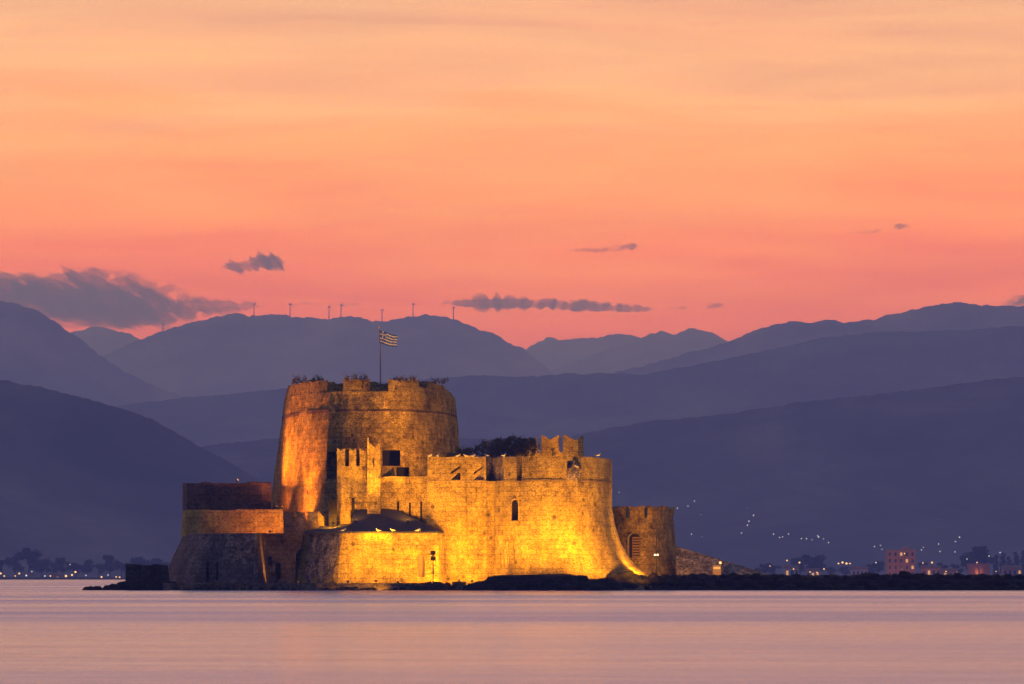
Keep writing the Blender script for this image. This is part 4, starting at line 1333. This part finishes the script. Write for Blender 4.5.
house(922, 941, 566, YS + 12, 'terracotta house just right of the apartment block', M['plaster_red'], 1, 4, ((0, 1),))
house(943, 958, 569, YS + 8, 'low orange-lit house between apartment block and portico', M['plaster_red'], 1, 3, ((0, 0), (0, 2)))
house(1003, 1022, 566, YS + 10, 'terracotta house under the cypresses at the right edge', M['plaster_red'], 1, 4, ((0, 3),))
house(50, 62, 574, YS + 6, 'low pale building on the far left shore', M['plaster'], 1, 4, ((0, 2),))
house(24, 32, 573.5, YS + 6, 'small dark building on the far left shore among lamps', M['plaster'], 1, 2, ())
# lit portico
Yp = YS + 5

t = thing('portico', (X(978, Yp), Yp, 1.1), 'open orange-lit portico with columns behind the breakwater', 'portico')
x0, x1, zt = X(968, Yp), X(990, Yp), Z(563.5, Yp)
bm = bmesh.new(); box(bm, x0 - 0.3, x1 + 0.3, Yp - 0.3, Yp + 5, zt - 0.6, zt); obj('roof', bm, M['plaster_red'], t)
bm = bmesh.new(); box(bm, x0, x1, Yp + 4.2, Yp + 4.6, 0.8, zt - 0.603); obj('rear_wall', bm, M['plaster_red'], t)
for k in range(5):
    cx = x0 + 0.4 + (x1 - x0 - 0.8) * k / 4
    bm = bmesh.new(); box(bm, cx - 0.25, cx + 0.25, Yp, Yp + 0.5, 0.8, zt - 0.603); obj('column', bm, M['plaster_red'], t)
glow(t, (X(979, Yp), Yp + 2.2, 4.0), 260)

def make_lamp(mat, hgt, r, arm):
    t = thing('street_lamp', (0, 0, 0), 'lamp', 'street lamp')
    bm = bmesh.new(); tube(bm, [(0, 0, 0), (0, 0, hgt)], [0.14, 0.09], 6); obj('post', bm, M['iron'], t)
    bm = bmesh.new(); ball(bm, (0, 0, hgt + r * 0.6), r, 10); obj('lamp_head', bm, mat, t)
    return t
warm0, cool0 = make_lamp(M['lamp_warm'], 6.0, 0.5, 0), make_lamp(M['lamp_cool'], 6.0, 0.45, 0)
hill0 = make_lamp(M['lamp_cool'], 5.0, 0.72, 0)
first = {id(warm0): True, id(cool0): True, id(hill0): True}
def put_lamp(src, loc, s, lab, grp, zs=1.0):
    t = src if first.pop(id(src), None) else copy_tree(src)
    t.location = loc
    t.scale = (s, s, s)
    t['label'], t['group'] = lab, grp
    return t
LL, GL = 'bright street lamp on the far left shore', 'street lamps on the far left shore'
for px, py, s, w in ((2.5, 573.5, 1.2, 1), (6, 576, 0.9, 1), (17, 576, 0.8, 1), (21, 573.5, 1.1, 1), (28, 575.5, 1.3, 0), (33.5, 571.5, 0.8, 0), (46.5, 576, 1.0, 0), (52, 576, 0.9, 1), (67.5, 576, 1.5, 1),
                     (73.5, 575, 1.2, 1), (77, 572, 1.3, 1), (71.5, 564.5, 0.7, 0), (87.5, 575.3, 0.9, 0), (103, 577, 1.1, 1), (109.5, 575, 0.9, 0), (117.5, 577, 0.9, 1), (121, 577.3, 1.0, 1)):
    z = Z(py, YS)
    base = 0.9
    put_lamp(warm0 if w else cool0, (X(px, YS), YS - 8, z - 6.3 * s * 0.85), s * 0.85, LL, GL)
LR, GR = 'street lamp in the town behind the breakwater', 'street lamps in the town behind the breakwater'
for px, py, s, w in ((693, 572, 0.7, 1), (770, 566, 0.7, 1), (787, 560.5, 1.0, 1), (799.5, 562.5, 1.2, 1), (793.5, 569, 0.9, 1), (810, 572, 0.9, 1), (817, 572.5, 0.9, 1), (824, 569, 1.0, 1), (838.5, 563.5, 1.0, 1), (842.5, 562.5, 1.4, 1), (846.5, 563.5, 1.4, 1), (850, 563.5, 0.9, 1),
                     (876, 562.5, 1.0, 0), (904.5, 553.5, 0.8, 1), (932, 562.5, 1.2, 1), (946, 571.5, 0.8, 1), (957, 572.5, 0.8, 1), (977, 562.5, 0.9, 1), (996, 571.5, 0.7, 1), (1000, 552.5, 0.9, 0), (989, 556, 0.9, 0), (967, 559, 0.8, 0), (923, 563, 0.7, 1)):
    Y = YS + 2
    z, base = Z(py, Y), 1.1
    put_lamp(warm0 if w else cool0, (X(px, Y), Y, z - 6.3 * s * 0.8), s * 0.8, LR, GR)
LH, GH = 'tiny pale light high on the dark hillside across the bay', 'lights scattered on the far hillside'
for px, py, s in ((619, 494, 0.8), (677.5, 511, 1.1), (688, 508.5, 1.0), (694.5, 503.5, 1.0), (701, 515.5, 0.6), (691.5, 537, 1.1), (702, 537.5, 0.6), (741.5, 535.5, 1.0), (747.5, 528.5, 1.2), (749, 524.5, 1.2), (753.5, 519, 1.3), (747, 508.5, 0.6),
                  (773.5, 537.5, 1.2), (779.5, 540.5, 1.1), (782.5, 539.5, 1.0), (788.5, 536.5, 1.0), (801.5, 541.5, 1.1), (806.5, 542, 1.2), (812, 541.5, 0.8), (817.5, 537.5, 0.9), (818.5, 541, 1.4), (823.5, 541, 0.9), (828.5, 545.5, 1.1),
                  (874.5, 549.5, 1.1), (880.5, 547.5, 0.9), (882, 551, 0.8), (921.5, 552.5, 1.0), (923.5, 549, 0.8), (938.5, 547, 1.1), (940, 554, 1.0), (955, 554.5, 1.0), (955.5, 544.5, 1.1), (959.5, 541, 1.3), (987, 552.5, 1.0), (938, 520, 0.5)):
    p = on_hill('near_right', px, py + 1.5)
    if p is None: continue
    put_lamp(hill0, p, s * 0.9, LH, GH, 0.9)
# lit kiosk on the ramp
yq = 518.4
t = thing('lit_kiosk', (X(717, yq), yq, 1.6), 'small orange-lit kiosk on the stone ramp behind the breakwater', 'kiosk')
bm = bmesh.new(); box(bm, X(713, yq), X(721, yq), yq, yq + 1.2, 1.2, Z(565.2, yq)); obj('booth', bm, M['plaster'], t)
bm = bmesh.new(); box(bm, X(713.6, yq), X(720.2, yq), yq - 0.03, yq - 0.004, Z(569, yq), Z(567, yq)); obj('lit_window', bm, M['lit'], t)
bm = bmesh.new(); tube(bm, [(X(720.4, yq), yq + 0.2, 1.2), (X(720.4, yq), yq + 0.2, Z(563.2, yq))], [0.04, 0.03], 6); obj('lamp_pole', bm, M['iron'], t)
bm = bmesh.new(); ball(bm, (X(720.4, yq), yq + 0.2, Z(562.8, yq)), 0.17); obj('lamp_globe', bm, M['lamp_warm'], t)

# ------------------------------------------------------------------ clouds beyond the haze: closed lens-shaped bodies of thin vapour
def cloud(label, cx, cy, hw, hh, blobs, Y, thick, dens, seed, res=1.2, nf=1.0, na=0.55, name='cloud'):
    """blobs: (px, py, rx, ry, weight); thickness falls to nothing at the rim, so the edge is soft"""
    k = Y / F
    nx, ny = int(2 * hw / res), int(2 * hh / (res * 0.6))
    bm = bmesh.new()
    def field(px, py):
        f = 0
        for bx, by, rx, ry, w in blobs:
            d = ((px - bx) / rx) ** 2 + ((py - by) / ry) ** 2
            f += w * math.exp(-d * 1.2)
        n = mnoise.fractal(Vector((px * 0.06 * nf, py * 0.14 * nf, seed)), 1.0, 2.1, 5)
        return f * (1 + na * n) + 0.3 * n * min(1, f * 2) - 0.16
    fr, bk = {}, {}
    tt = {}
    for i in range(nx + 1):
        for j in range(ny + 1):
            px, py = cx - hw + 2 * hw * i / nx, cy - hh + 2 * hh * j / ny
            tt[i, j] = (px, py, 1.25 * max(0.0, field(px, py)) ** 1.8)
    def vert(i, j, side):
        px, py, t = tt[i, j]
        d = fr if side < 0 or t == 0 else bk
        if (i, j) not in d:
            d[i, j] = bm.verts.new((X(px, Y), Y + side * thick * t, Z(py, Y)))
        return d[i, j]
    for i in range(nx):
        for j in range(ny):
            q = ((i, j), (i + 1, j), (i + 1, j + 1), (i, j + 1))
            if max(tt[a][2] for a in q) <= 0: continue
            bm.faces.new([vert(*a, -1) for a in q])
            if sum(tt[a][2] > 0 for a in q) > 0:
                try: bm.faces.new([vert(*a, 1) for a in q][::-1])
                except ValueError: pass
    m = bpy.data.materials.new('cloud vapour')
    m.use_nodes = True
    t = m.node_tree
    t.nodes.clear()
    v = t.nodes.new('ShaderNodeVolumePrincipled')
    v.inputs['Color'].default_value = (0.62, 0.62, 0.85, 1)
    v.inputs['Density'].default_value = dens
    o = t.nodes.new('ShaderNodeOutputMaterial')
    t.links.new(v.outputs[0], o.inputs['Volume'])
    ob = obj(name, bm, m, origin=P(cx, cy, Y))
    return tag(ob, label, 'cloud')
YC = 70000
cloud('large mauve cloud bank lying on the left mountains', 110, 300, 175, 40,
      [(-20, 296, 70, 18, 0.9), (40, 298, 50, 16, 0.7), (100, 303, 60, 15, 0.9), (150, 306, 60, 13, 0.8), (210, 309, 40, 6, 0.5), (240, 305, 26, 4, 0.5), (84, 280, 26, 12, 0.8), (104, 276, 14, 7, 0.5), (130, 279, 14, 9, 0.6), (150, 290, 30, 10, 0.5), (10, 283, 50, 10, 0.6), (100, 318, 90, 12, 0.7)], YC, 1500, 0.0009, 1.0, 1.0, 1.3, 0.55)
cloud('small dark puff of cloud above the left end of the ridge', 255, 263, 42, 16, [(250, 267, 22, 4.5, 0.8), (271, 260, 11, 6.5, 0.85), (257, 262, 13, 5, 0.7), (232, 267, 10, 3, 0.6), (278, 263, 7, 4, 0.5)], YC + 300, 900, 0.0016, 2.6, 0.5, 2.6, 0.5)
cloud('long flat dark cloud streak above the middle of the range', 550, 305, 115, 12, [(495, 303.5, 40, 3.6, 0.8), (540, 303.5, 50, 4.6, 0.8), (595, 307, 48, 4.4, 0.85), (635, 309.5, 22, 2.6, 0.6), (470, 303, 26, 2.4, 0.6)], YC, 900, 0.0017, 5.4, 0.6, 2.6, 0.3)
cloud('faint short cloud wisp in the middle of the sky', 612, 248, 55, 9, [(630, 247, 18, 3.2, 0.7), (600, 250, 22, 3.0, 0.55), (580, 250, 12, 2.2, 0.45)], YC + 2000, 700, 0.0015, 4.0, 0.6, 2.2, 0.7)
cloud('tiny dark cloud wisp high at the right', 890, 228, 40, 9, [(901, 226.5, 11, 3, 0.85), (870, 231, 22, 3, 0.42)], YC + 2000, 700, 0.0020, 5.0, 0.5, 2.5, 0.7)
cloud('pale pinkish cloud wisp right of the long dark streak', 696, 307, 36, 8, [(680, 308, 12, 3.4, 0.55), (712, 306, 13, 3.4, 0.6)], YC + 900, 800, 0.0012, 6.0, 0.6, 2, 0.6)
cloud('dark cloud peeking over the mountain at the right edge', 1020, 302, 40, 10, [(1012, 303, 16, 4, 0.7), (1030, 298, 16, 5, 0.9)], YC + 500, 900, 0.0016, 7.0, 0.7, 1.8, 0.6)
cloud('thin cloud wisp between left cloud bank and long streak', 320, 304, 62, 9, [(300, 304, 22, 3.0, 0.5), (345, 304, 20, 3.0, 0.55)], YC + 1200, 800, 0.0012, 8.0, 0.7, 1.6, 0.5)
